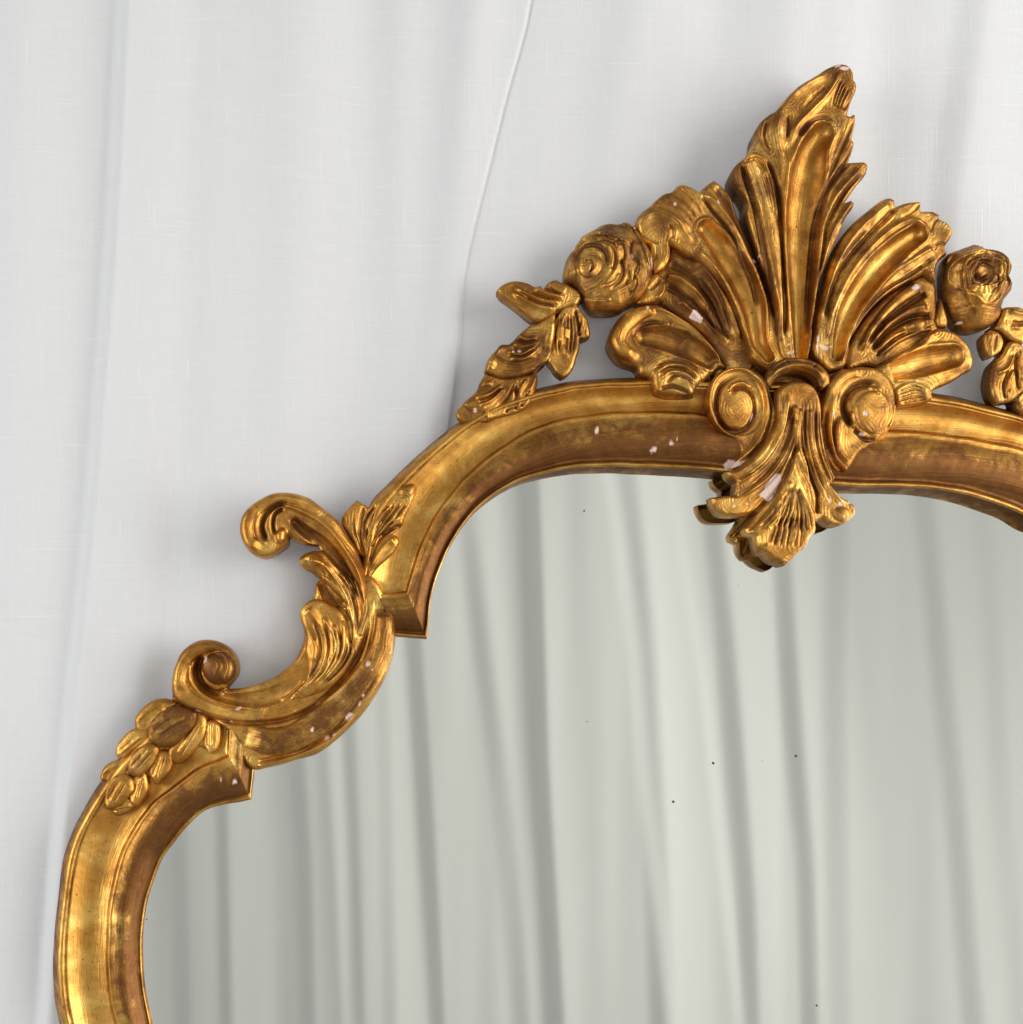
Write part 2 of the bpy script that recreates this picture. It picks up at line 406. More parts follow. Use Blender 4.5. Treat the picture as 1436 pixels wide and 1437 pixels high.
SEED = [0]
def relief(name, outline, z0, H, r, feats=(), back=-8, res=1.15, bole=0.0, parent=mirror, label=None, zr=None, rgh=.5, inset=2.0, flip=False, mat=None, sharp=55, stri=.2):
    """a carved piece: outline in layout units, rim height z0, crown H, edge radius r, carved by feats"""
    SEED[0] += 1
    q = catmull(outline, 6, closed=True, sharp=sharp)
    B = resample(q, res * 1.05, closed=True)
    lo, hi = B.min(0), B.max(0)
    gx, gy = np.meshgrid(np.arange(lo[0], hi[0], res), np.arange(lo[1], hi[1], res))
    gx[1::2] += res * .5
    G = np.stack([gx.ravel(), gy.ravel()], 1)
    G = G[inside(G, B)]
    d, _, _ = pdist(G, B, True)
    G = G[d > res * .55]
    nb = len(B)
    allp = np.vstack([B, G])
    ed = [(i, (i + 1) % nb) for i in range(nb)]
    vs, es, fs, ov, oe, of = delaunay_2d_cdt([Vector(p) for p in allp], ed, [], 1, 1e-5)
    P = np.array([tuple(v) for v in vs]); fs = [list(f) for f in fs]
    s = F(); s.P = P; s.mask = np.ones(len(P)); d, _, _ = pdist(P, B, True); s.d = d
    x = np.clip(d / r, 0, 1)
    s.h = z0 + H * np.sqrt(1 - (1 - x) ** 2); s.bole = np.full(len(P), float(bole))
    for f in feats: f(s)
    qs = [f.q for f in feats if hasattr(f, 'q')] + [q_ for f in feats if hasattr(f, 'qs') for q_ in f.qs]
    bd_ = np.full(len(P), 26.0) if qs else d * 0; flow = np.full(len(P), 26.0) if qs else d.copy()
    for q_ in qs:
        q2 = np.asarray(q_)[::3]
        if len(q2) < 2: continue
        dd, uu, ss = pdist(P, q2)
        mm = dd < bd_; bd_[mm] = dd[mm]; flow[mm] = dd[mm]
    # tool marks left by the gouge, running with the strokes
    tm = np.sin(flow * (2 * math.pi / 4.4) + 1.6 * rough(P, 16, SEED[0] + 2)) * np.clip(.55 + .8 * rough(P, 11, SEED[0] + 7), 0, 1.2)
    s.h += stri * tm * s.mask * np.clip(d / 3, 0, 1) * (1 if qs else 0)
    s.bole += .10 * np.clip(-tm, 0, 1) * s.mask
    s.h += rough(P, 7, SEED[0]) * rgh * .16 + rough(P, 22, SEED[0] + 3) * rgh
    lowest = back + 3
    s.h = np.maximum(s.h, lowest)
    ch = chips(P); s.h -= ch * .7
    s.bole += .35 * rough(P, 22, SEED[0] + 1) * .5
    # boundary ring from the edges used once
    cnt = {}
    for f in fs:
        for a, b_ in zip(f, f[1:] + f[:1]):
            k = (min(a, b_), max(a, b_)); cnt[k] = cnt.get(k, 0) + 1
    # orient faces
    out = []
    for f in fs:
        a, b_, c_ = P[f[0]], P[f[1]], P[f[2]]
        cr = (b_[0]-a[0])*(c_[1]-a[1]) - (b_[1]-a[1])*(c_[0]-a[0])
        out.append(f if cr < 0 else f[::-1])   # y points down in the layout: clockwise there faces the viewer
    bd = set(k for k, n in cnt.items() if n == 1)
    zz = z0 + H * .5 if zr is None else zr
    W2 = unproj(P, zz)
    bverts = sorted(set(i for k in bd for i in k)); idx = {v: i for i, v in enumerate(bverts)}
    base = len(P)
    # inward direction for the undercut of the wall
    Pb = P[bverts]; cen = np.zeros_like(Pb); 
    nbr = {v: [] for v in bverts}
    for a, b_ in bd: nbr[a].append(b_); nbr[b_].append(a)
    nrm = np.zeros_like(Pb)
    for f in out:
        for a, b_ in zip(f, f[1:] + f[:1]):
            if (min(a, b_), max(a, b_)) in bd:
                e = P[b_] - P[a]; n = np.array([e[1], -e[0]]); n /= np.linalg.norm(n) + 1e-9
                nrm[idx[a]] += n; nrm[idx[b_]] += n
    nrm /= np.linalg.norm(nrm, axis=1)[:, None] + 1e-9
    test = inside(Pb + nrm * .6, B); sg = 1 if test.mean() > .5 else -1
    nrm *= sg
    V = []; bo = []; cp = []
    if flip: W2 = mirr(W2)
    tip = np.array([world(x_, y_, h_) for (x_, y_), h_ in zip(W2, s.h)])
    rings = [(.45, inset * .25), (1.0, inset)]
    Vs = [tip]; bo = [s.bole]; cp = [ch]; fl = [flow]
    for t_, ins in rings:
        R = unproj(Pb + nrm * ins, zz)
        if flip: R = mirr(R)
        hb = s.h[bverts] * (1 - t_) + back * t_
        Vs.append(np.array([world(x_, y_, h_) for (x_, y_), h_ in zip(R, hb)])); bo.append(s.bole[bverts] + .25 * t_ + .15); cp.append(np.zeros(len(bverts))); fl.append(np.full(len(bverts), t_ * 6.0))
    nbv = len(bverts)
    for f in list(out):
        for a, b_ in zip(f, f[1:] + f[:1]):
            if (min(a, b_), max(a, b_)) in bd:
                i, j = idx[a], idx[b_]
                out.append([b_, a, base + i, base + j]); out.append([base + j, base + i, base + nbv + i, base + nbv + j])
    if flip: out = [f[::-1] for f in out]
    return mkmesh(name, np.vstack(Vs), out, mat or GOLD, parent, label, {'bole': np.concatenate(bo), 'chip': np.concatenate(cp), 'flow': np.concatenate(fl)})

# ---------------------------------------------------------------- mouldings
def moulding(name, stations, profile, stepx=1.6, parent=mirror, flip=False, label=None, lipz=None, rails=3):
    """stations: (outer, mid, inner, z of lip); profile: (v 0..2, z, follow-lip factor, bole)"""
    st = [np.concatenate([np.array(a, float), np.array(b, float), np.array(i, float), [z]]) for a, b, i, z in stations]
    mids = np.array([s_[4:6] for s_ in st]); 
    # split where the inner rail turns a sharp corner so that the mitre stays crisp
    N = len(st); segs = []; cur = [st[0]]
    for k in range(1, N):
        cur.append(st[k])
        if k < N - 1:
            a = mids[k] - mids[k-1]; b = mids[k+1] - mids[k]
            if math.degrees(math.acos(max(-1, min(1, a @ b / (np.linalg.norm(a) * np.linalg.norm(b)))))) > 50:
                segs.append(cur); cur = [st[k]]
    segs.append(cur)
    rows = []
    for g in segs:
        g = np.array(g)
        # spline through stations, independent of the corner test
        fine = []
        for k in range(len(g) - 1):
            p0 = g[k-1] if k > 0 else 2*g[k]-g[k+1]; p1, p2 = g[k], g[k+1]; p3 = g[k+2] if k + 2 < len(g) else 2*g[k+1]-g[k]
            n = max(3, int(np.linalg.norm((p2-p1)[2:6]) / 1.4 / stepx))
            for j in range(n):
                t = j / n; t2 = t*t; t3 = t2*t
                fine.append(.5*((2*p1)+(-p0+p2)*t+(2*p0-5*p1+4*p2-p3)*t2+(-p0+3*p1-3*p2+p3)*t3))
        fine.append(g[-1]); rows += fine if not rows else fine[1:]
    rows = np.array(rows); n = len(rows)
    pv = np.array([p[0] for p in profile])
    tt = []
    for a, b in zip(profile[:-1], profile[1:]):
        m = max(1, int(round(abs(b[0] - a[0]) / .045)))
        for j in range(m): tt.append((a, b, j / m))
    tt.append((profile[-2], profile[-1], 1.0))
    V = []; bo = []; ch = []; FL = []
    PP = []
    for a, b, t in tt:
        v = a[0] + (b[0]-a[0])*t; z = a[1] + (b[1]-a[1])*t; lf = a[2] + (b[2]-a[2])*t; bl = a[3] + (b[3]-a[3])*t
        if v <= 1: P = rows[:, 0:2] * (1 - v) + rows[:, 2:4] * v
        else: P = rows[:, 2:4] * (2 - v) + rows[:, 4:6] * (v - 1)
        zz = z + lf * rows[:, 6]
        amp = .0 if v in (0, 2) else (.12 if v < 1 else .25)
        zz = zz + (rough(P, 9, 2) * .5 + rough(P, 30, 6)) * amp
        Pj = P + np.stack([rough(P, 26, 4), rough(P, 26, 9)], 1) * (.35 if 0 < v < 2 else .2)
        PP.append((Pj, zz, np.full(n, bl))); FL.append(np.full(n, v * 34.0))
    m = len(tt)
    for Pj, zz, bl in PP:
        k = (D - zz) / D
        x = FX + (Pj[:, 0] - FX) * k; y = FY + (Pj[:, 1] - FY) * k
        if flip: x, y = mirr(np.stack([x, y], 1)).T
        V.append(np.stack([(x - FX) * S, -zz * S, (FY - y) * S], 1)); bo.append(bl); ch.append(chips(Pj) if not flip else np.zeros(n))
    fs = []
    for j in range(m - 1):
        for i in range(n - 1):
            f = [j*n+i, j*n+i+1, (j+1)*n+i+1, (j+1)*n+i]
            fs.append(f[::-1] if not flip else f)
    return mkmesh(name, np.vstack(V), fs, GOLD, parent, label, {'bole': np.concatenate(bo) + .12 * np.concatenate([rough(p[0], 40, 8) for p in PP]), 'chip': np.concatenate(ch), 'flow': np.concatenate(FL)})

def arcprof(v0, v1, z0, z1, bulge, n, lf0, lf1, b0, b1):
    out = []
    for k in range(1, n + 1):
        t = k / n
        out.append((v0 + (v1-v0)*t, z0 + (z1-z0)*t + bulge * math.sin(math.pi * t), lf0 + (lf1-lf0)*t, b0 + (b1-b0)*t))
    return out
# the back edge, side slope, outer bead, wide hollow, fillet, roll, lip
PROF = [(0.0, -10, 0, .5), (0.0, 6, 0, .6), (.04, 15, 0, .35), (.08, 23, 0, .15), (.12, 27, 0, -.1), (.17, 27.5, 0, -.15), (.205, 25.5, 0, .1), (.22, 22.8, 0, .5), (.235, 24.2, 0, .05)]
PROF += arcprof(.235, .93, 24.2, 13.5, -8.0, 18, 0, 0, -.42, -.15)
PROF += [(.965, 14.2, 0, .35), (.985, 20, 0, .2), (1.0, 25.5, 0, -.2), (1.03, 27, 0, -.25), (1.07, 26.4, 0, .2)]
PROF += arcprof(1.07, 1.86, 26.4, 8, 11.0, 18, 0, .62, .22, 1.05)
PROF += [(1.885, 4.5, .8, .7), (1.91, 4.6, .9, .3), (1.93, 5.6, 1, 0), (1.965, 5.4, 1, 0), (1.985, 3.5, 1, .15), (2.0, 0.5, 1, .4), (2.0, -3.0, .5, .7), (2.0, -2.5, 0, .7)]

stile = [((84,1437),(164,1437),(213,1437),2), ((75,1378),(153,1378),(201.5,1378),2), ((76,1316),(152,1316),(199.5,1318),2),
  ((81,1266),(156,1264),(206,1268),2), ((89,1205),(170,1205),(224,1213),3), ((103,1165),(188,1167),(243,1184),4), ((121,1130),(214,1130),(264,1158),5),
  ((143,1095),(247,1104),(289,1137),5), ((172,1058),(280,1079),(315,1129),5), ((215,1015),(310,1067),(337,1125.5),5), ((250,992),(322,1061),(352,1122),5),
  ((285,980),(322,1018),(357,1072),5)]
low = [((930,2555),(930,2480),(930,2430),2), ((620,2535),(640,2462),(655,2415),2), ((380,2440),(420,2375),(445,2335),2), ((230,2230),(285,2190),(325,2160),2),
  ((190,2010),(262,1990),(308,1975),2), ((180,1850),(255,1840),(302,1835),2), ((160,1700),(237,1690),(284,1685),2), ((115,1550),(194,1545),(243,1542),2)]
moulding('frame_moulding', low + stile[:1] + stile[1:], PROF)
archL = [((495,850),(531,834),(556,893),16), ((500,800),(572,832),(599,896),16), ((515,725),(581,800),(606,837),16), ((524,700),(592,768),(617,800),17),
  ((545,679),(608,733),(634,763),18), ((572,652),(630,700),(656,729),19), ((600,627),(657,668),(684,702),21), ((636,598),(690,640),(722,678),23),
  ((682,571),(733,612),(766,664),25), ((732,552),(782,592),(808,657),27), ((792,537),(844,582),(860,655),28), ((852,531.5),(905,579),(920,657),29),
  ((915,530),(968,581),(978,660),30), ((1005,532),(1032,590),(1035,665),30)]
arch = archL + [((1112,535),(1120,597),(1115,675),30), ((1210,540),(1218,604),(1200,683),30), ((1290,549),(1296,608),(1268,684),30),
  ((1345,558),(1345,614),(1330,689),30), ((1400,572),(1396,623),(1383,702),30), ((1440,583),(1440,633),(1432,721),29), ((1490,604),(1480,652),(1467,742),26)]
for O, M, I, z in [archL[k] for k in (6, 5, 4, 3, 2, 1, 0)]:
    arch.append((tuple(mirr(O)), tuple(mirr(M)), tuple(mirr(I)), z))
moulding('frame_moulding', arch, PROF)
moulding('frame_moulding', low + stile, PROF, stepx=5, flip=True)

# ---------------------------------------------------------------- scroll at the shoulder
def shoulder(flip=False, res=1.15):
    lab = None
    scroll = relief('scroll', c(13,(70,620),(75,480),(100,340),(160,210),(240,140),(330,108),(430,112),(530,150),(600,220),(635,310),(630,400),(590,460),(540,515),(640,515),(740,490),(860,450),(960,400),(1080,300),(1150,180),(1180,80))
      + c(14,(160,380),(150,300),(175,190),(235,100),(262,-5),(330,-60),(450,-80),(590,-100),(700,-90),(800,0),(850,110),(905,200),(925,300),(925,480),(895,640),(825,820),(705,1020),(595,1155),(435,1305),(275,1422))
      + c(13,(1130,1112),(980,1158),(860,1185),(765,1200),(690,1150),(615,1020),(562,905),(492,832),(390,765),(230,700),(130,650)),
      14, 14, 9, [
        tube(c(13,(560,440),(600,330),(555,215),(430,150),(280,180),(165,300),(135,460),(210,590),(400,690),(600,745),(800,760)), [8,9,10,12,12,13,13,12,10,8,5], 10, (0,.3)),
        scoop(c(13,(350,230),(300,310),(300,420),(350,510),(460,575),(640,610),(830,600),(1000,540),(1130,420)), [4,6,7,7,9,12,13,12,8], 7, 0, (.05,.25)),
        dome(*c(13,(480,345))[0], 24, 23, 15, bole=.75, hard=True),
        groove(c(13,(330,240),(290,360),(330,480),(430,540),(540,520)), 4.5, 9, (.1,.1), .3),
        ridge(c(13,(245,270),(235,420),(300,530),(450,620),(640,670),(800,680)), [2.5,3,4.5,4.5,3,2], 5.5, (.1,.2), -.3),
        ridge(c(13,(560,525),(740,505),(900,450),(1050,350),(1140,230)), 3, 4, (.1,.2)),
        groove(c(13,(220,680),(400,745),(560,790),(760,805),(1000,780),(1200,700)) + c(14,(430,860),(600,640),(690,400),(740,200)), 3.5, 6, (.04,.1), .25),
        # the roll that carries the moulding on round the glass
        tube(c(13,(690,900),(900,955),(1100,930)) + c(14,(250,1180),(420,1060),(600,900),(730,720),(810,540),(840,350),(830,200)), [15,19,20,20,20,20,19,17,15,12], 13, (.09,.05), .45),
        ridge(c(14,(745,120),(725,300),(690,520),(600,720),(470,870),(330,970),(120,1060)), 3, 3.4, (.1,.2), -.35),
        ridge(c(13,(790,1165),(1000,1115),(1200,1045),(1400,950)) + c(14,(440,1255),(590,1090),(720,930),(820,780),(880,640)), 2.4, 4.5, (.03,.1), -.5),
        groove(c(13,(790,1125),(1000,1075),(1200,1005),(1400,900)) + c(14,(420,1215),(560,1060),(690,900),(790,750)), 2.0, 3, (.03,.1), .2),
        ridge(c(13,(980,620),(1090,550),(1190,440)), 1.6, 3, bole=-.2), scoop(c(14,(330,-10),(380,90),(460,200)), [10,13,10], 9, 0, (0,.1), .7)],
      back=-8, res=res, flip=flip, zr=16, label=None)
    def sub(name, *a, parent=scroll, **k): return relief(name, *a, parent=parent, res=res, flip=flip, **k)
    # lower acanthus lobe
    sub('acanthus_leaf', c(14,(128,220),(170,160),(240,125),(310,130),(400,180),(490,240),(530,330),(560,480),(600,560),(520,720),(400,860),(260,930),(120,985),(20,985),(60,900),(170,800),(190,700),(170,560),(180,440),(150,350),(130,280)),
      22, 9, 9, [
        tilt(c(14,(60,950))[0], c(14,(260,450))[0], 7),
        ridge(c(14,(190,200),(270,300),(320,430),(340,580),(300,720),(200,850)), [5,4.5,4,3.5,3,2], 6, (.05,.2), -.4),
        ridge(c(14,(330,270),(385,400),(395,560),(350,720),(240,850)), [3,3,2.8,2.4,2], 6, (.1,.2), -.4),
        ridge(c(14,(420,330),(440,480),(420,640),(330,790)), 2.4, 4.5, (.1,.2), -.3),
        ridge(c(14,(490,300),(505,430),(490,560),(420,700),(320,820)), 2.8, 6, (.1,.2), -.4),
        ridge(c(14,(235,440),(265,530),(245,660)), 2.8, 5, (.2,.2), -.3),
        flutes(c(14,(230,280),(300,500),(270,680),(130,880)), c(14,(540,400),(550,560),(460,720),(260,900)), 8, 2.2, 4.2, bole=.45)],
      back=-6, bole=.0, zr=28)
    # the large curl
    curl = sub('acanthus_curl', c(12,(50,400),(70,280),(140,190),(230,130),(320,85),(430,75),(540,90),(640,130),(720,190),(800,250),(860,300),(940,420),(1010,520),(1060,640),(1095,760),(1100,900),(1090,1100),(1060,1250))
      + c(14,(680,420),(640,520),(580,640),(480,780),(430,850),(440,760),(520,600),(560,430),(530,290),(480,200)) + c(12,(930,1010),(860,930),(780,850),(700,790),(640,740),(570,705),(540,645),(560,605),(640,565),(720,560),(690,520),(580,505),(490,470),(455,440),(450,500),(380,560),(300,610),(220,620),(140,580),(80,500)),
      22, 12, 10, [
        tilt(c(12,(1000,1200))[0], c(12,(300,350))[0], 16),
        tube(c(12,(250,560),(130,480),(110,330),(220,190),(380,130),(540,150),(700,240)), [8,10,11,10,9,7,5], 6, (.1,.3), -.1),
        groove(c(12,(470,170),(360,190),(270,270),(240,380),(290,500)), 3.5, 8, (.1,.15), .5),
        groove(c(12,(420,210),(350,260),(330,350),(350,440)), 3, 7, (.1,.15), .6),
        dome(*c(12,(400,445))[0], 9, 13, 7, rot=15),
        ridge(c(12,(400,190),(500,215),(640,280),(790,385),(930,560),(1030,730),(1075,880)), [2,3,4.5,4.5,4.5,4,2.5], 8, (.05,.15), -.5),
        scoop(c(12,(480,290),(580,390),(720,490),(850,620),(960,790),(1020,950)), [6,9,10,9,6,4], 10, 0, (.05,.1), .5),
        dome(*c(12,(660,640))[0], 18, 10, 10, rot=10, bole=-.4),
        ridge(c(12,(620,640),(770,700),(880,850),(960,1040),(1000,1230),(970,1400)), [4,5,5,4,3.5,2.5], 8, (.05,.2), -.5),
        ridge(c(12,(740,770),(850,880),(930,1010)), 2.8, 5, (.1,.2), -.3),
        ridge(c(12,(880,740),(980,860),(1050,1050),(1040,1220)), 2.6, 5, (.1,.2), -.4),
        flutes(c(12,(700,700),(880,920),(950,1130),(960,1350)), c(12,(900,640),(1040,860),(1080,1080),(1010,1350)), 7, 2.0, 4, bole=.4),
        ridge(c(12,(220,250),(190,350),(210,450),(280,520)), 2, 2.5, (.1,.1))],
      back=-6, zr=30)
    # sprig on the corner of the arch
    sub('corner_leaf', c(16,(235,238),(170,300),(120,360),(112,430),(150,500),(210,600),(280,720),(310,860),(340,885),(400,790),(520,680),(580,590),(570,540),(525,512),(580,465),(610,430),(620,390),(670,290),(715,180),(720,120),(690,100),(620,115),(560,130),(480,190),(430,225),(380,240),(330,290),(290,272)),
      19, 7, 6, [
        ridge(c(16,(545,550),(480,590),(400,690),(345,800)), [6,5,4,2], 6, (.1,.2), -.6),
        groove(c(16,(610,440),(490,490),(390,590),(330,740)), 3, 7, (.1,.1), .3),
        groove(c(16,(300,280),(270,420),(260,560),(300,740)), 3, 5, (.1,.1), .2),
        ledge(c(16,(240,300),(215,450),(260,620),(310,820)), 3, 8, -1),
        ridge(c(16,(430,280),(350,380),(310,500)), 2.2, 4, bole=-.3), ridge(c(16,(520,290),(400,400),(330,560)), 2.2, 4, bole=-.3), ridge(c(16,(590,370),(450,460),(340,640)), 2.4, 3.6),
        flutes(c(16,(390,270),(300,420),(290,600)), c(16,(660,240),(520,420),(330,640)), 6, 1.8, 4.5, bole=.45),
        dome(*c(16,(640,170))[0], 13, 10, 3.5, rot=-35, bole=.3)],
      back=10, bole=.0, zr=24)
    # husks on the stile
    husks = [((380,300),(375,230),(430,150),(520,90),(600,82),(690,110),(650,170),(560,250),(490,330),(420,330)),
      ((860,180),(930,220),(945,300),(920,400),(850,490),(790,560),(710,580),(650,520),(690,430),(810,330)),
      ((490,330),(520,250),(600,180),(700,145),(800,160),(855,200),(830,290),(760,370),(680,430),(580,445),(500,400)),
      ((210,520),(230,440),(330,340),(440,325),(490,370),(440,450),(340,500),(290,555),(250,555)),
      ((480,620),(540,530),(600,505),(665,550),(650,660),(600,720),(545,765),(490,700)),
      ((310,620),(345,530),(430,460),(500,450),(545,490),(520,570),(470,645),(400,695),(320,680)),
      ((75,720),(110,640),(200,590),(290,610),(290,680),(160,750),(90,745)),
      ((320,760),(380,710),(440,700),(462,780),(455,850),(370,950),(320,900)),
      ((130,960),(280,890),(365,960),(300,1010),(210,1040),(165,1000)),
      ((110,860),(150,760),(230,700),(320,740),(335,830),(275,905),(200,965),(130,970)),
      ((940,330),(960,270),(1000,250),(1070,300),(1050,470),(985,505),(940,440)),
      ((860,180),(900,150),(960,200),(960,300),(920,380),(900,300))]
    zs = [16, 18, 24, 16, 18, 23, 14, 18, 14, 22, 15, 15]
    cluster = sub('husk_cluster', c(10,(390,290),(430,190),(560,100),(680,80),(780,120),(860,190),(940,230),(1060,300),(1040,450),(960,490),(900,470),(780,550),(680,560),(600,700),(540,750),(460,720),(450,840),(370,940),(280,1000),(180,1000),(130,920),(110,800),(120,690),(200,610),(250,530),(290,430),(380,350)), 13, 6, 7, [], back=8, zr=15, bole=.15, parent=mirror)
    for k, (h, z) in enumerate(zip(husks, zs)):
        P = c(10, *h); A = np.array(P); cen = A.mean(0); P = [tuple(cen + (p - cen) * 1.16) for p in A]
        # long axis of the husk
        u, sv, vt = np.linalg.svd(A - cen); ax = vt[0] if vt[0][0] * .6 - vt[0][1] > 0 else -vt[0]
        n_ = np.array([-ax[1], ax[0]]); L = sv[0] / math.sqrt(len(A)) * 1.2; w_ = sv[1] / math.sqrt(len(A))
        q = [tuple(cen + ax * L * t) for t in (-.9, -.3, .3, .9)]
        fe = [groove([tuple(np.array(p) + n_ * w_ * .22) for p in q], 1.5, 1.8, bole=.25), groove([tuple(np.array(p) - n_ * w_ * .55) for p in q[:3]], 1.3, 1.2, bole=.2),
              ridge([tuple(np.array(p) - n_ * w_ * .1) for p in q], 2.6, 1.2, bole=-.2)]
        if k in (0, 6): fe = [scoop(q, w_ * .7, 2.5, 0, (.2,.2))]
        sub('husk', P, z, 8 if k not in (2, 5) else 9, 10, fe, back=8, zr=z + 3, bole=.5 if k == 2 else (.15 if k in (5, 9) else -.1), rgh=.5, inset=0, parent=cluster, sharp=100)
    return scroll
shoulder()
shoulder(flip=True, res=2.6)

# ---------------------------------------------------------------- crest
SHELL = relief('shell_crest', [(1000,520),(1010,480),(1040,430),(1060,380),(1090,400),(1130,420),(1160,400),(1180,430),(1220,470),(1250,510),(1270,545),(1240,575),(1180,560),(1120,540),(1060,560),(1000,560)], 6, 6, 10, [], back=-8, res=3, bole=.6, zr=12)
cl = relief('crest_leaf', c(1,(940,90),(985,78),(1050,85),(1090,120),(1110,165),(1115,215),(1135,240),(1138,290),(1110,360),(1085,420),(1062,505),(1085,510),(1112,492),(1130,500),(1130,580),(1105,705),(1125,725),(1120,780),(1085,885),(1150,880),(1215,880),(1250,910),(1235,980),(1170,1060),(1065,1210),(1110,1190),(1145,1215),(1130,1260),(1080,1330),(1040,1436))
   + c(3,(270,480),(190,660),(110,880),(80,1100),(70,1300)) + [(1138,500),(1118,508),(1100,500)] + [(1093,470),(1088,430),(1078,395)] + c(2,(1060,520),(1010,350)) + c(1,(240,1200),(205,1130),(150,1080),(115,1000),(120,930),(170,870),(250,810),(265,760),(300,690),(315,600),(350,540),(410,490),(465,460),(540,370),(640,270),(800,170),(880,115)),
   27, 11, 6, [
     tilt((1125,330), (1170,110), 14),
     tilt((1125,520), (1125,420), 3),
     scoop(c(1,(850,650),(780,780),(745,950),(715,1150),(695,1436)) + [(1126,400),(1127,495)], [16,24,27,24,20,15,11], 17, 5, (0,0), -.6),
     groove(c(1,(650,690),(740,580),(850,535),(930,570)), 3.5, 7, (.15,.15), .3),
     ridge(c(1,(985,150),(950,240),(860,370),(730,500),(620,620),(580,760)), [2,2.6,3,4,5,4], 6, (.08,.2), -.3),
     ridge(c(1,(570,760),(555,1000),(555,1200),(545,1436)) + [(1104,400),(1110,470)], [6,5,4.5,4,2.5,2], 7, (.1,.15), -.5),
     tube(c(1,(240,880),(290,1000),(370,1200),(410,1436)) + [(1089,390),(1100,470)], [9,14,14,12,9,6], 11, (.02,.2), -.25),
     ridge(c(1,(200,880),(280,845),(360,880),(420,980)), 3, 7, (.15,.3), -.2),
     groove(c(1,(360,860),(450,980),(500,1200),(520,1436)) + [(1100,420),(1106,480)], 3, 8, (.05,.1), .5),
     groove(c(1,(180,900),(230,1050),(300,1250),(340,1436)) + [(1080,390),(1094,460)], 3, 6, (.05,.1), .5),
     dome(*c(1,(150,980))[0], 8, 20, 2, bole=.3),
     flutes(c(1,(300,950),(380,1150),(440,1380)), c(1,(400,950),(450,1150),(480,1400)), 4, 1.5, 2.6),
     ridge(c(1,(500,480),(470,620),(490,760),(540,900)), 5, 4, (.2,.2)),
     groove(c(1,(560,500),(570,600),(560,700)), 2.5, 5, (.2,.2), .4),
     groove(c(1,(395,520),(370,660),(420,800)), 2.5, 4, (.2,.2), .2),
     ridge(c(1,(560,380),(640,300),(760,230),(880,170)), 5, 3, (.2,.2)),
     groove(c(1,(1085,885),(1010,960),(900,1120),(840,1300),(815,1436)) + [(1140,400),(1137,470)], 3.5, 8, (.05,.1), .4),
     ridge(c(1,(1200,920),(1090,1040),(970,1180),(890,1350),(860,1436)) + [(1145,400),(1139,460)], [5,4.5,4,3.5,3,3,2], 6, (.08,.1)),
     groove(c(1,(1190,980),(1060,1120),(960,1290),(900,1436)) + c(3,(150,560),(100,800)), 3, 6, (.08,.1), .4),
     ridge(c(1,(1120,1210),(1040,1330),(970,1436)) + c(3,(180,560),(110,800)), 3, 4, (.1,.15)),
     groove(c(1,(1120,530),(1050,700),(980,860),(900,1050),(850,1250)), 2.4, 3.5, (.1,.2), .2),
     groove(c(1,(1115,750),(1050,870),(960,1000)), 2, 3.5, (.1,.2), .2),
     flutes(c(1,(870,270),(740,400)), c(1,(770,340),(680,470)), 3, 1.5, 2.5),
     flutes(c(1,(1000,220),(950,350),(930,470)), c(1,(1110,330),(1060,420),(1010,500)), 6, 1.7, 3.8, bole=.3)],
   back=-6, bole=.24, zr=44, parent=SHELL)

def lobe(name, *a, **k): return relief(name, *a, parent=SHELL, **k)
lobe('shell_lobe', c(2,(1290,1300),(1240,1180),(1180,960),(1080,680),(930,340),(890,215),(810,115),(740,58),(680,100),(615,162),(545,118),(450,100),(375,165),(300,190),(200,280),(100,370),(85,480),(120,560),(250,620),(370,615),(480,690),(600,750),(720,870),(820,1000),(900,1180),(960,1320),(1010,1436)) + [(1058,505),(1085,522),(1108,515),(1100,480)],
   22, 12, 7, [
     scoop(c(2,(660,480),(770,620),(890,800),(1000,1000),(1070,1200),(1110,1436)) + [(1078,500)], [12,17,19,18,16,13,9], 13, 4, (0,0), -.6),
     dome(*c(2,(380,330))[0], 60, 40, 5, rot=-25), 
     ridge(c(2,(600,660),(720,790),(830,960),(930,1170),(1010,1436)), 2.4, 4, (.1,.1), -.3),
     ridge(c(2,(640,190),(760,290),(880,440),(990,660),(1080,860),(1150,1080),(1180,1300)), [3,2.6,2.6,2.6,2.4,2,2], 6, (.06,.1), -.2),
     groove(c(2,(620,200),(720,330),(860,500),(970,720),(1060,920),(1120,1150)), 3, 6, (.06,.1), .4),
     groove(c(2,(740,120),(880,330),(1000,560),(1100,800),(1190,1080)), 5, 5, (.06,.1), .35),
     groove(c(2,(340,455),(385,500),(375,580)), 2, 3, (.2,.3), .1), flutes(c(2,(180,330),(330,380),(520,520)), c(2,(430,130),(540,240),(640,400)), 5, 1.8, 2.4, .5), ridge(c(2,(100,430),(230,360),(400,420),(560,600)), 4, 3),
     groove(c(2,(450,110),(520,190),(560,260)), 2, 2.5),
     groove(c(2,(680,880),(800,1050),(900,1300)), 3, 4, (.1,.1), .3)],
   back=-6, bole=.26, zr=34)
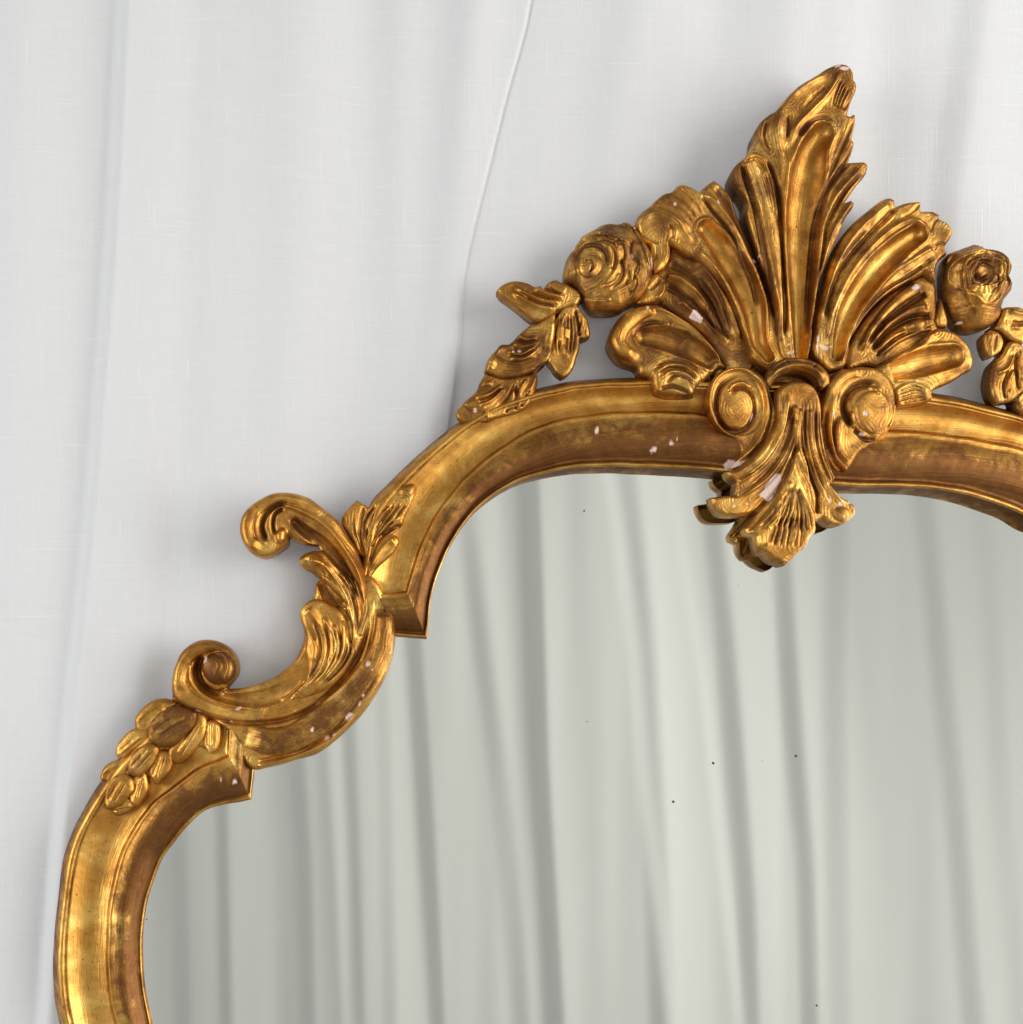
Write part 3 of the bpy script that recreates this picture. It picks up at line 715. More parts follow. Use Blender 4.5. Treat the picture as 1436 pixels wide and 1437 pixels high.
lobe('shell_lobe', c(2,(372,612),(480,680),(600,730),(740,870),(850,1020),(960,1250),(1040,1436)) + [(1062,505),(1055,522),(1020,522)] + c(4,(1060,690),(980,570),(860,400),(720,290),(600,210),(540,150),(480,90)) + c(2,(235,880),(260,830),(330,770)),
   12, 9, 9, [
     ridge(c(2,(330,885),(440,915),(560,1010),(650,1120),(700,1240)), [4,6,6,4.5,3], 10, (.05,.2), -.5),
     ridge(c(2,(560,740),(680,860),(790,1030),(880,1200),(950,1436)), [5,6,5,4,3], 8, (.1,.1)),
     groove(c(2,(350,770),(520,860),(660,1040),(780,1240),(880,1436)), 5, 6, (.05,.1), .4),
     groove(c(2,(330,960),(450,1030),(620,1180),(760,1330)), 4, 6, (.05,.1), .4),
     ridge(c(2,(420,1080),(560,1180),(720,1330),(860,1436)), 4, 5, (.1,.1)),
     flutes(c(2,(620,820),(760,1020),(900,1380)), c(2,(480,1100),(640,1260),(800,1436)), 6, 1.8, 3.6, bole=.3)],
   back=-6, bole=.55, zr=22)
lobe('shell_lobe', c(4,(1080,670),(980,530),(860,390),(720,280),(600,200),(500,150),(400,165),(320,180),(240,210),(160,290),(105,380),(85,470),(120,560),(200,640),(330,690),(350,740),(440,770),(450,850),(500,910),(620,935),(760,935),(812,930),(830,860),(930,780),(1000,710)),
   20, 12, 11, [
     tube(c(4,(480,190),(340,240),(210,340),(160,450),(210,550),(340,620)), [8,11,13,13,11,7], 11, (.1,.15), -.7),
     scoop(c(4,(390,430),(540,440),(700,490),(860,580),(1000,680)), [13,18,18,15,9], 12, 3, (0,.1)),
     ridge(c(4,(430,180),(600,230),(760,320),(900,460),(1050,640)), [4,4.5,4,3.5,2], 6, (.1,.1), -.2),
     groove(c(4,(300,440),(340,360),(440,310),(560,320)), 3, 5, (.1,.2), .3),
     step(c(4,(450,790),(480,700),(600,620),(740,640),(840,720),(880,800),(820,900),(760,930),(600,930),(480,900)), 4, 8),
     ridge(c(4,(490,740),(580,680),(720,690),(840,770)), 2.2, 4), ridge(c(4,(520,800),(600,735),(720,750),(820,830)), 2.2, 4), ridge(c(4,(620,790),(700,770),(790,840),(810,900)), 2, 3.5),
     groove(c(4,(470,700),(580,640),(740,650),(860,750)), 2.4, 5, bole=.4), groove(c(4,(500,770),(590,705),(720,715),(830,800)), 2, 4.5, bole=.3), groove(c(4,(560,830),(640,770),(740,790),(800,860)), 2, 4.5, bole=.4),
     groove(c(4,(500,880),(620,850),(780,920)), 3, 5, bole=.5)],
   back=-6, bole=.2, zr=34)
lobe('shell_lobe', [(1150,508),(1140,490)] + c(3,(80,1250),(130,950),(200,680),(310,440),(420,300),(540,200),(640,120),(710,92),(765,110),(770,165),(850,135),(940,122),(990,125),(985,205),(1080,205),(1145,235),(1145,270),(1200,300),(1250,370),(1240,430),(1190,510),(1210,570),(1150,620),(1115,680),(1112,820),(1060,770),(1010,735),(830,830),(640,960),(480,1150),(400,1300),(370,1436)) + [(1186,515),(1165,522)],
   20, 12, 6, [
     scoop(c(3,(940,410),(800,510),(630,670),(490,850),(370,1050),(300,1250),(270,1436)), [14,16,17,17,15,11,8], 13, 5, (0,0), -.55),
     ridge(c(3,(1000,330),(860,300),(650,430),(450,640),(320,850),(220,1100),(190,1300)), [3,4,4,3.5,3,2.6,2], 5, (.05,.1)),
     groove(c(3,(770,180),(620,330),(440,520),(310,700),(220,900),(170,1150)), 3.4, 6, (.05,.1), .35),
     ridge(c(3,(720,150),(560,270),(400,440),(280,640),(200,850),(150,1100)), [6,6,5,4,3,2], 5, (.05,.1)),
     groove(c(3,(520,370),(400,500),(300,640)), 2, 3, bole=.3),
     ridge(c(3,(1080,520),(880,640),(700,770),(520,970),(420,1140),(380,1300)), [5,4,4,3.5,3,2], 5, (.05,.1)),
     groove(c(3,(1090,600),(900,740),(700,860),(540,1010),(430,1180),(370,1400)), 2.6, 5, (.05,.1), .35),
     groove(c(3,(985,130),(900,220),(800,280)), 2, 3), groove(c(3,(1140,250),(1080,320),(1060,400)), 2, 2.5), groove(c(3,(1200,510),(1130,480),(1080,500)), 2, 2.5),
     ridge(c(3,(1060,740),(1040,680),(980,700)), 4, 3)],
   back=-6, bole=.28, zr=32)
lobe('shell_lobe', c(3,(1010,735),(1060,770),(1112,820),(1130,950),(1130,1100),(1140,1220),(1080,1290),(960,1370),(820,1440),(700,1500),(620,1530)) + [(1215,512),(1190,520)] + c(3,(350,1436),(400,1290),(490,1140),(640,960),(830,830)),
   12, 9, 8, [
     tube(c(3,(950,850),(800,950),(660,1080),(540,1240),(470,1400)), [9,8,6,5,4], 10, (.02,.1), .1),
     ridge(c(3,(1040,1010),(880,1050),(700,1160),(560,1320)), [7,6,5,4], 7, (.1,.1)),
     groove(c(3,(1030,900),(850,1020),(680,1150),(540,1330)), 3.6, 8, (.03,.1), .4),
     groove(c(3,(1070,1090),(900,1110),(700,1230),(570,1390)), 4, 9, (.03,.1), .4),
     dome(*c(3,(950,1170))[0], 15, 10, 8, rot=-20),
     ridge(c(3,(860,1220),(740,1270),(600,1390)), 4, 6, (.1,.1), -.1),
     ridge(c(3,(1080,1190),(930,1240),(780,1310),(640,1420)), 3, 5, (.1,.1)),
     groove(c(3,(870,1230),(720,1320),(600,1436)), 2, 5, (.1,.1), .4),
     groove(c(3,(780,1090),(650,1170),(560,1290)), 2, 4, bole=.3)],
   back=-6, bole=.3, zr=24)
lobe('shell_lobe', c(5,(640,700),(820,590),(1000,490),(1120,380),(1200,355),(1330,390),(1430,480)) + [(1364,490),(1368,505),(1365,518)] + c(5,(1410,740),(1300,810),(1170,865),(1140,900),(1140,960),(1050,1000),(950,1015),(815,1035),(790,900),(730,800)),
   22, 10, 7, [
     scoop(c(5,(1290,600),(1130,630),(950,680),(780,730)), [16,19,18,12], 13, 4, (0,.05), -.1),
     ridge(c(5,(1160,390),(1000,500),(820,620),(690,700)), [6,5,4,3], 5, (.1,.1)),
     groove(c(5,(1100,440),(980,520),(820,630)), 2.4, 4, bole=.3),
     step(c(5,(790,900),(860,840),(960,810),(1060,840),(1140,900),(1130,970),(1040,1000),(900,1025),(815,1035)), 4, 6),
     flutes(c(5,(830,900),(950,850),(1080,890)), c(5,(840,1000),(960,975),(1100,960)), 5, 1.8, 4, bole=.2)],
   back=-6, bole=.1, zr=32)
# rolled collar above the pendant
relief('collar', c(15,(480,175),(520,85),(590,20),(700,-5),(800,10),(890,50),(960,130),(965,200),(900,240),(880,232),(850,165),(785,125),(700,110),(620,125),(562,175),(530,232),(495,225)),
   34, 12, 9, [ridge(c(15,(500,190),(560,110),(690,65),(820,85),(910,170)), 4, 4), groove(c(15,(520,120),(600,50),(700,30),(810,50),(920,130)), 2, 3.5, bole=.4),
     groove(c(15,(640,20),(660,60)), 2, 3), groove(c(15,(860,40),(820,90)), 2, 3)], back=6, bole=.3, zr=46, parent=SHELL)

def volute(name, outline, disk, feats, **k): return relief(name, outline, 22, 12, 8, feats, back=4, zr=30, **k)
relief('volute', c(15,(320,72),(420,110),(490,190),(530,300),(560,400),(555,520),(505,640),(425,735),(345,795),(270,815),(240,800),(300,700),(270,610),(160,550),(100,470),(70,380),(65,280),(105,165),(200,90)),
   31, 9, 7, [
     step(c(15,(250,95),(370,120),(450,230),(480,350),(450,480),(370,560),(240,565),(150,510),(100,400),(90,280),(140,160)), -2, 3),
     ridge(c(15,(190,790),(310,730),(420,620),(485,470),(485,320),(430,180),(320,100),(200,110),(115,180),(82,300),(100,420),(165,530),(250,575)), [4,4,4,3,2.4,2,2,2,2.2,2.4,2.4,2], 5.5, (.03,.08), -.5),
     tube(c(15,(430,700),(520,560),(535,400),(490,230),(400,110)), [8,9,8,7,4], 5, (.1,.1), .3),
     groove(c(15,(330,760),(455,620),(510,470),(512,320),(455,170)), 2, 4, (.1,.1), .4),
     ridge(c(15,(215,255),(250,210),(320,195),(375,235)), 2, 3.5, (.05,.2), -.3),
     groove(c(15,(225,280),(280,232),(350,240),(405,310),(405,420),(340,520),(240,540),(160,470),(130,350),(160,220),(250,150),(350,150)), 3.2, 6, (.05,.2), .35),
     dome(*c(15,(250,340))[0], 28, 40, 1.5),
     groove(c(15,(140,450),(200,520),(300,530)), 4, 4, bole=.3)],
   back=4, bole=.15, zr=38, stri=.2)
relief('volute', c(15,(1250,75),(1330,110),(1400,200),(1428,330),(1415,440),(1380,530),(1310,590),(1230,650),(1160,700),(1110,780),(1060,830),(1000,820),(950,770),(915,680),(885,500),(880,330),(930,190),(1000,110),(1120,78)),
   31, 9, 7, [
     dome(*c(15,(1250,395))[0], 36, 40, 3), step(c(15,(1120,380),(1160,290),(1250,255),(1340,290),(1370,400),(1340,510),(1250,560),(1160,530)), 3, 5),
     groove(c(15,(1300,240),(1230,200),(1130,220),(1062,300),(1055,400),(1110,510)), 5.5, 10, (.15,.1), .35),
     ridge(c(15,(1210,225),(1265,235),(1300,285)), 2, 4, (.1,.1), -.3),
     ridge(c(15,(1090,400),(1130,510),(1200,580)), 2, 4, (.1,.1), -.4),
     ridge(c(15,(1415,340),(1405,440),(1365,520)), 2, 3, (.1,.1), -.4),
     tube(c(15,(1180,110),(1050,140),(960,230),(930,380),(940,540)), [7,8,8,8,6], 5, (.1,.2)),
     ridge(c(15,(970,260),(950,400),(945,560),(990,700),(1090,820),(1250,880),(1400,900)), [3,3,3,3,3,3,2], 5, (.1,.1), -.2),
     ridge(c(15,(1020,430),(1000,560),(1010,680),(1090,770)), 2.4, 4, (.1,.1)),
     groove(c(15,(920,330),(910,520),(950,700),(1040,830),(1180,900)), 2.4, 5, bole=.4),
     groove(c(15,(985,420),(970,580),(1000,720),(1120,830),(1300,860)), 2.4, 5, bole=.4),
     groove(c(15,(1110,520),(1200,600),(1290,600)), 3, 5, bole=.4)],
   back=4, bole=.2, zr=38, stri=.2)

relief('pendant_leaf', c(15,(560,270),(590,220),(640,190),(700,180),(790,195),(850,250),(880,340),(890,500),(910,640),(940,760),(990,880)) + c(9,(1170,450),(1250,545),(1330,590),(1380,640),(1380,700),(1320,760),(1250,795),(1180,790),(1110,735),(1060,760),(1055,850),(1005,890),(985,960),(930,1010),(850,1090),(800,1120),(760,1105),(700,1080),(640,1020),(615,1028),(580,980),(570,885),(505,862),(492,815),(540,740),(560,690),(500,712),(360,718),(285,700),(230,625),(215,562),(330,547),(410,547),(420,450),(360,400),(340,350),(430,330)) + c(15,(400,720),(490,600),(560,470),(560,350)),
   44, 13, 6, [
     tilt(c(15,(700,700))[0], c(15,(700,200))[0], 3),
     step(c(9,(870,230),(800,380),(740,560),(640,700),(500,850),(580,960),(650,1040),(780,1110),(930,1010),(1040,860),(1050,740),(990,560),(930,400)), 7, 8),
     groove(c(15,(720,620),(660,760),(590,920),(470,1060),(360,1170)), 3, 7, (.1,.05), .3),
     groove(c(15,(740,640),(790,820),(850,1000),(850,1140)), 3, 7, (.1,.05), .4),
     ridge(c(15,(640,270),(620,420),(600,560),(520,720),(390,850),(200,950)), [5,4,4,3.5,3,3], 5, (.1,.2), -.3),
     ridge(c(15,(690,350),(680,540),(620,700),(520,850),(400,950),(270,1040)), [3,3.5,3.5,3,3,3], 6, (.05,.2), -.4),
     ridge(c(15,(730,380),(715,620),(760,780),(810,900)), 2.6, 6, (.05,.2), -.4),
     ridge(c(15,(790,380),(800,600),(860,800),(960,960),(1050,1090)), [4,4,4,4,5], 5, (.05,.2)),
     ridge(c(15,(650,900),(600,1050),(480,1250)), [3,4,5], 4, (.1,.1), -.3),
     ridge(c(9,(655,800),(640,900),(650,970)), 4, 5, (.2,.2), -.9),
     ridge(c(9,(760,560),(740,700),(700,820)), 2.4, 4, bole=-.3), ridge(c(9,(880,450),(870,650),(880,850),(850,960)), 3, 4, bole=-.3),
     flutes(c(15,(660,330),(600,560),(460,780),(250,920)), c(15,(700,420),(650,700),(520,900),(330,1080)), 7, 2, 5, bole=.4),
     flutes(c(15,(740,320),(740,600),(800,850),(900,1080)), c(15,(860,340),(880,640),(960,870),(1080,1100)), 6, 2, 4.5, bole=.4),
     flutes(c(9,(840,480),(690,720),(540,850)), c(9,(890,480),(990,700),(1010,880)), 10, 2, 4.5, bole=.3), flutes(c(9,(740,700),(690,860),(640,990)), c(9,(920,700),(930,860),(900,1010)), 6, 2, 3.5, .2, (.2,.2), .2),
     dome(*c(9,(1260,700))[0], 14, 11, 4)],
   back=24, bole=.12, zr=52, inset=.5, rgh=.45)

# ---------------------------------------------------------------- roses
def arcs(cx, cy, radii, seed, sy=1.0):
    rr = random.Random(seed); out = []
    for R in radii:
        a0 = rr.uniform(0, 360)
        for k in range(3):
            st = a0 + 120 * k + rr.uniform(-15, 15); R2 = R * rr.uniform(.92, 1.08)
            pts = [(cx + R2 * (1 + .10 * math.sin(j * .9)) * math.cos(math.radians(st + j * 17)), cy + sy * R2 * (1 + .10 * math.sin(j * .9)) * math.sin(math.radians(st + j * 17))) for j in range(8)]
            out.append(ledge(pts, 4.2, 6, -1, (.15, .15), rr.uniform(0, .25)))
    return out
rose = relief('rose', c(7,(90,780),(110,640),(150,540),(215,450),(280,350),(300,320),(420,255),(520,200),(600,183),(700,190),(760,178),(860,220),(930,270),(1010,380),(1080,520),(1100,700),(1080,850),(960,1050),(800,1130),(720,1180),(560,1200),(400,1180),(320,1080),(270,1000),(200,900),(130,850)),
   14, 34, 46, [
     ledge(c(7,(540,470),(620,560),(650,680),(590,820),(460,960),(330,1010)), 5, 9, -1, bole=.1),
     ledge(c(7,(430,440),(500,420),(600,460),(650,560)), 4, 7, -1),
     ledge(c(7,(560,320),(555,400),(600,450),(660,450)), 4, 6, -1, bole=.3), ledge(c(7,(660,470),(730,520),(740,640),(690,720)), 4, 6, -1, bole=.3),
     ledge(c(7,(830,440),(815,560),(850,640),(920,680)), 4, 8, -1), ledge(c(7,(290,390),(420,330),(520,330)), 4, 7, 1), ledge(c(7,(520,210),(640,230),(770,260),(860,300)), 3.5, 8, 1),
     ledge(c(7,(760,190),(830,270),(960,280)), 3, 7, -1), ledge(c(7,(960,300),(1050,480),(1080,700)), 4, 8, -1, bole=-.1),
     ridge(c(7,(550,480),(600,600),(580,780)), 3, 4, bole=-.2), ridge(c(7,(680,820),(620,920),(480,970)), 2.4, 4), ridge(c(7,(860,870),(840,960),(800,1000)), 3, 4),
     ledge(c(7,(900,680),(860,800),(880,930),(800,1060)), 4, 8, -1, bole=.2), ledge(c(7,(320,1060),(450,1090),(600,1070)), 3, 8, 1),
     groove(c(7,(680,640),(720,760),(680,880),(560,990)), 3, 5, bole=.3), groove(c(7,(760,700),(790,850),(740,950)), 2.4, 4, bole=.2),
     dome(*c(7,(390,650))[0], 25, 25, -7), groove(c(7,(240,700),(230,560),(330,480),(460,500),(540,600),(530,760)), 3, 5, (.2,.2), .5)] + arcs(845, 378, (46, 66), 3),
   back=-6, bole=.25, zr=22, rgh=1.0)
relief('rose_bud', c(7,(255,690),(275,600),(340,550),(430,540),(520,590),(545,690),(510,780),(430,825),(340,800),(280,755)), 38, 8, 12,
   [ledge(c(7,(340,620),(400,650),(390,730),(350,780)), 4, 5, -1, bole=.3), groove(c(7,(300,610),(400,620),(410,690),(370,760)), 1.6, 3.5, bole=.4)], back=28, bole=.05, zr=40, res=.9, parent=rose)
relief('rose_petal', c(7,(930,255),(1000,210),(1110,130),(1180,230),(1260,330),(1290,450),(1275,600),(1210,700),(1120,745),(1095,740),(1085,600),(1050,450),(990,330)), 22, 10, 9,
   [ledge(c(7,(1110,150),(1190,260),(1250,380),(1260,520),(1210,660)), 3, 5, 1), groove(c(7,(1080,300),(1120,450),(1120,640)), 4, 3, bole=.1)], back=-4, zr=28, bole=.0, parent=rose)
relief('rose_petal', c(7,(1050,770),(1150,750),(1215,800),(1245,880),(1230,970),(1180,1050),(1080,1080),(960,1110),(900,1080),(960,960)), 20, 10, 9,
   [groove(c(7,(1030,940),(1110,880),(1170,800)), 3, 3), ridge(c(7,(1210,850),(1200,960),(1120,1050)), 3, 3)], back=-4, zr=26, bole=.15, parent=rose)
rose2 = relief('rose', c(8,(400,140),(470,110),(590,65),(630,97),(750,120),(803,150),(860,240),(850,330),(877,375),(860,430),(820,480),(800,540),(780,620),(700,690),(600,720),(500,700),(430,610),(380,480),(368,300),(378,200)),
   14, 34, 40, [
     ledge(c(8,(490,220),(600,170),(720,190),(790,260)), 4, 8, -1), ledge(c(8,(480,300),(520,250),(600,230),(660,260)), 5, 7, -1, bole=.2), ledge(c(8,(500,400),(560,430),(630,400),(660,330)), 5, 6, 1, bole=.3),
     groove(c(8,(530,330),(570,380),(630,350)), 3, 7, bole=.6), ledge(c(8,(560,260),(540,320),(580,370)), 4, 5, -1, bole=.3), dome(*c(8,(555,480))[0], 16, 14, 7, bole=-.5),
     ledge(c(8,(690,200),(680,320),(690,430),(640,540)), 6, 7, 1, bole=.2), dome(*c(8,(735,290))[0], 7, 12, 5, bole=-.2), dome(*c(8,(720,410))[0], 6, 12, 5, rot=15, bole=-.2),
     ledge(c(8,(800,200),(820,300),(800,420),(740,520)), 5, 7, 1, bole=.3), ledge(c(8,(870,370),(800,420),(800,480)), 4, 5, 1),
     ledge(c(8,(470,200),(440,350),(480,520),(560,640)), 3.5, 10, -1), groove(c(8,(800,300),(830,400),(780,500)), 3, 5, bole=.4), ridge(c(8,(590,80),(640,150),(620,200)), 4, 3)] + arcs(1368, 394, (17, 27, 38, 50), 5),
   back=-6, bole=.18, zr=22, rgh=1.0)
relief('rose_petal', c(8,(320,560),(345,470),(375,560),(400,640),(390,690),(320,690),(300,640)), 18, 8, 6, [], back=-4, zr=22, bole=.1, parent=rose2)

# ---------------------------------------------------------------- leaf garlands
GAR = relief('leaf_garland', c(6,(1080,300),(1120,380),(1000,520),(920,700),(820,900),(650,1050),(450,1250),(250,1380),(120,1370),(200,1250),(420,1050),(620,860),(780,700),(860,520),(960,400)), 8, 5, 8, [], back=-6, bole=.6, zr=12, res=2)
GAR2 = relief('leaf_garland', c(8,(700,700),(780,660),(860,720),(930,860),(980,1100),(960,1290),(860,1200),(820,1000),(760,850)), 6, 5, 8, [], back=-6, bole=.6, zr=12, res=2)
relief('garland_leaf', c(6,(400,285),(440,240),(520,205),(600,203),(680,225),(720,247),(775,240),(797,270),(830,220),(890,192),(940,210),(1000,235),(1090,290),(1120,350),(1080,410),(1000,450),(900,480),(830,520),(750,548),(690,530),(580,440),(500,380),(430,330)),
   21, 9, 6, [
     ridge(c(6,(890,455),(740,430),(620,370),(520,300)), [3.5,4.5,4,3], 7, (.1,.2), -.6), ridge(c(6,(940,400),(780,380),(640,320),(540,260)), 2.6, 6, (.1,.2), -.4), ridge(c(6,(960,350),(820,320),(700,280)), 2.4, 5, (.1,.2), -.3),
     groove(c(6,(900,425),(760,405),(620,345)), 1.8, 4, bole=.4), groove(c(6,(950,375),(800,352),(660,300)), 1.8, 4, bole=.4), groove(c(6,(797,270),(870,300),(960,340)), 2.6, 5, bole=.3),
     ledge(c(6,(830,230),(880,290),(970,330)), 3, 7, -1), groove(c(6,(880,470),(980,440),(1060,400)), 2.6, 5, bole=.4)],
   back=-4, parent=GAR, bole=.1, zr=26)
relief('garland_leaf', c(6,(960,420),(1080,400),(1130,470),(1170,530),(1190,620),(1185,680),(1130,700),(1105,690),(1100,770),(1075,850),(1055,920),(1010,990),(960,1020),(900,980),(860,920),(825,870),(860,760),(890,560)),
   19, 8, 6, [
     ridge(c(6,(980,480),(930,620),(930,740)), 2.6, 5, bole=-.3), ridge(c(6,(990,600),(985,700)), 2.6, 5, bole=-.3), ridge(c(6,(960,560),(955,740),(1000,860)), 2.2, 4, bole=-.3),
     flutes(c(6,(930,480),(890,660),(900,850)), c(6,(1040,470),(1060,650),(1030,860)), 6, 2, 4.5, bole=.3), groove(c(6,(1060,440),(1090,560),(1100,690)), 3, 7, bole=.3),
     ledge(c(6,(1100,430),(1110,560),(1080,650)), 3, 6, -1)],
   back=-4, parent=GAR, bole=.15, zr=24)
relief('garland_leaf', c(6,(750,555),(690,570),(600,640),(510,730),(440,735),(390,790),(330,860),(300,960),(370,1000),(450,1020),(560,1015),(700,970),(770,915),(850,860),(890,700),(900,560),(900,470),(830,500)),
   21, 8, 6, [
     ridge(c(6,(580,660),(640,700),(740,690)), 2.4, 4, bole=-.2), ridge(c(6,(500,860),(620,870),(720,810),(770,740)), 2.4, 5, bole=-.2), ridge(c(6,(480,800),(600,830),(700,770),(750,700)), 2.4, 4, bole=-.1),
     ridge(c(6,(540,740),(640,760),(740,720)), 2.2, 3.5), groove(c(6,(560,690),(640,730),(750,705)), 1.8, 4, bole=.3), groove(c(6,(490,830),(610,850),(720,785)), 1.8, 4, bole=.3), groove(c(6,(520,770),(620,795),(740,740)), 1.8, 3.5, bole=.3),
     ledge(c(6,(440,740),(400,820),(470,880),(600,890),(740,850)), 4, 7, -1, bole=.3), tube(c(6,(880,520),(850,680),(820,820)), [7,7,5], 4, (.2,.2), -.2), dome(*c(6,(350,900))[0], 9, 10, 3)],
   back=-4, parent=GAR, bole=.25, zr=26)
relief('garland_leaf', c(6,(310,975),(260,1060),(230,1130),(130,1220),(60,1310),(75,1370),(140,1405),(300,1400),(400,1360),(600,1300),(680,1235),(720,1150),(750,1050),(745,965),(600,1000),(450,1015),(370,995)),
   17, 8, 6, [
     ridge(c(6,(250,1260),(350,1220),(470,1110)), 2.6, 5, bole=-.3), ridge(c(6,(220,1200),(340,1160),(450,1080)), 2.4, 4, bole=-.2), dome(*c(6,(320,1075))[0], 9, 5, 4, bole=-.3),
     ridge(c(6,(640,1180),(700,1090),(735,1000)), 2.6, 5, bole=-.2), ridge(c(6,(560,1230),(600,1120),(660,1030)), 2.4, 4), groove(c(6,(540,1260),(570,1180),(560,1080)), 3, 6, bole=.5),
     groove(c(6,(240,1230),(350,1190),(460,1095)), 1.8, 4, bole=.3), groove(c(6,(400,1290),(500,1180),(560,1050)), 2, 4.5, bole=.3), groove(c(6,(600,1270),(640,1200),(680,1120)), 2, 5, bole=.4),
     ledge(c(6,(130,1230),(180,1290),(300,1310),(320,1380)), 4, 6, -1, bole=.3), groove(c(6,(470,1320),(530,1260),(590,1290)), 2, 5, bole=.4)],
   back=8, parent=GAR, bole=.15, zr=22)
relief('garland_leaf', c(8,(790,600),(800,545),(850,530),(950,538),(1010,600),(1020,700),(960,820),(870,790),(800,730),(740,700)), 18, 9, 6,
   [ridge(c(8,(860,690),(920,700),(1000,660)), 3, 4, bole=-.2), ridge(c(8,(850,570),(920,590),(1000,600)), 3, 3), groove(c(8,(860,650),(940,660),(1010,640)), 2.4, 4.5, bole=.3)], back=-4, parent=GAR2, bole=.15, zr=24)
relief('garland_leaf', c(8,(730,960),(800,880),(840,800),(900,790),(960,830),(1010,930),(1040,1060),(1030,1200),(1000,1320),(950,1335),(905,1300),(890,1245),(760,1265),(720,1200),(700,1100)), 18, 9, 6,
   [ridge(c(8,(760,1040),(830,1000),(880,900)), 2.6, 5, bole=-.1), ridge(c(8,(850,1180),(840,1080),(880,1010)), 2.6, 5, bole=-.2), ridge(c(8,(930,860),(930,1000),(960,1100)), 2.6, 4), groove(c(8,(820,1230),(810,1120),(850,1010)), 2.4, 5, bole=.3),
    groove(c(8,(910,860),(900,1000),(920,1180)), 2.4, 5, bole=.3), ledge(c(8,(880,1250),(940,1180),(1020,1150)), 4, 7, 1, bole=.3)], back=-4, parent=GAR2, bole=.2, zr=24)
relief('garland_leaf', c(8,(668,740),(720,700),(780,720),(820,790),(800,860),(750,900),(715,918),(685,870),(665,800)), 24, 9, 9, [groove(c(8,(760,740),(730,890)), 2, 2.5)], back=4, parent=GAR2, bole=.1, zr=30)
# crest pieces beyond the right edge, mirrored from the left garland
for k, pts in enumerate((((960,420),(1130,470),(1190,620),(1105,690),(1055,920),(960,1020),(860,920),(860,760),(890,560)),
                         ((690,570),(510,730),(390,790),(300,960),(450,1020),(700,970),(850,860),(900,560),(830,500)),
                         ((310,975),(230,1130),(60,1310),(140,1405),(400,1360),(680,1235),(750,1050),(745,965),(450,1015)))):
    if k == 0: continue
    relief('garland_leaf', c(6, *pts), 16, 12, 10, [], back=-4, parent=GAR2, bole=.2, zr=24, res=2.5, flip=True)

# ---------------------------------------------------------------- glass and back board
ring = [s_[1] for s_ in low + stile] + [(400, 1040), (480, 985), (520, 920), (530, 860)] + [s_[1] for s_ in archL]
ringR = [tuple(mirr(p)) for p in ring]
poly = np.array(ring + ringR[::-1])
def plate(name, poly, z1, z0, mat, grow=0):
    n = len(poly); V = [world(x, y, z1) for x, y in poly] + [world(x, y, z0) for x, y in poly]
    vs, es, fs, a, b, d_ = delaunay_2d_cdt([Vector(p) for p in poly], [(i, (i+1) % n) for i in range(n)], [], 1, 1e-6)
    P = np.array([tuple(v) for v in vs])
    f2 = []
    for f in fs:
        f = list(f); A = P[f]; ar = np.sum(A[:, 0] * np.roll(A[:, 1], -1) - np.roll(A[:, 0], -1) * A[:, 1])
        f2.append(f if ar < 0 else f[::-1])
    f2 += [[x + n for x in f][::-1] for f in f2]
    sgn = 1
    f2 += [[i, (i+1) % n, n + (i+1) % n, n + i] for i in range(n)]
    return mkmesh(name, V, f2, mat, mirror, None, None, smooth=False)
plate('mirror_glass', poly, 0.0, -4.0, mirror_mat())
plate('back_board', poly, -5.0, -10.0, wood_mat())

# ---------------------------------------------------------------- curtain behind the mirror
def smooth1(t): t = np.clip(t, 0, 1); return t*t*(3-2*t)
def line_x(pts, y):
    p = np.array(pts, float); 
    i = np.interp(y, p[:, 1], p[:, 0])
    lo = y < p[0, 1]; hi = y > p[-1, 1]
    s0 = (p[1, 0]-p[0, 0])/(p[1, 1]-p[0, 1]); s1 = (p[-1, 0]-p[-2, 0])/(p[-1, 1]-p[-2, 1])
    i = np.where(lo, p[0, 0] + (y - p[0, 1]) * s0, i); return np.where(hi, p[-1, 0] + (y - p[-1, 1]) * s1, i)
def pleat(X, Y, pts, a, wr, wl):
    """cloth rises sharply over wl on the left of the line and falls back over wr on the right (negative wr/wl: mirrored)"""
    s_ = 1 if wr > 0 else -1; wr = abs(wr); wl = abs(wl)
    t = (X - line_x(pts, Y)) * s_
    return a * np.where(t < 0, smooth1(1 + t / wl), np.exp(-t / wr))
def soft(X, Y, pts, a, w):
    return a * np.exp(-((X - line_x(pts, Y)) / w) ** 2)
def cloth(name, x0, x1, y0, y1, dx, dy, fn, zoff, mag, mat, label, back=False):
    xs = np.arange(x0, x1 + dx, dx, dtype=float); ys = np.arange(y0, y1 + dy, dy, dtype=float)
    X, Y = np.meshgrid(xs, ys)
    if not back:      # the weave grid runs along the seam
        X = X + (line_x(CREASE, Y) - 650) * np.exp(-((X - 650) / 320.0) ** 2)
    Z = fn(X, Y)
    px = FX + (X - FX) * mag; py = FY + (Y - FY) * mag
    V = np.stack([(px - FX) * S, -(Z + zoff) * S, (FY - py) * S], -1).reshape(-1, 3)
    nx, ny = len(xs), len(ys)
    idx = np.arange(nx * ny).reshape(ny, nx)
    q = np.stack([idx[:-1, :-1], idx[1:, :-1], idx[1:, 1:], idx[:-1, 1:]], -1).reshape(-1, 4)
    if back: q = q[:, ::-1]
    o = mkmesh(name, V, q.tolist(), mat, None, None)
    o['label'] = label; o['category'] = 'curtain'
    return o

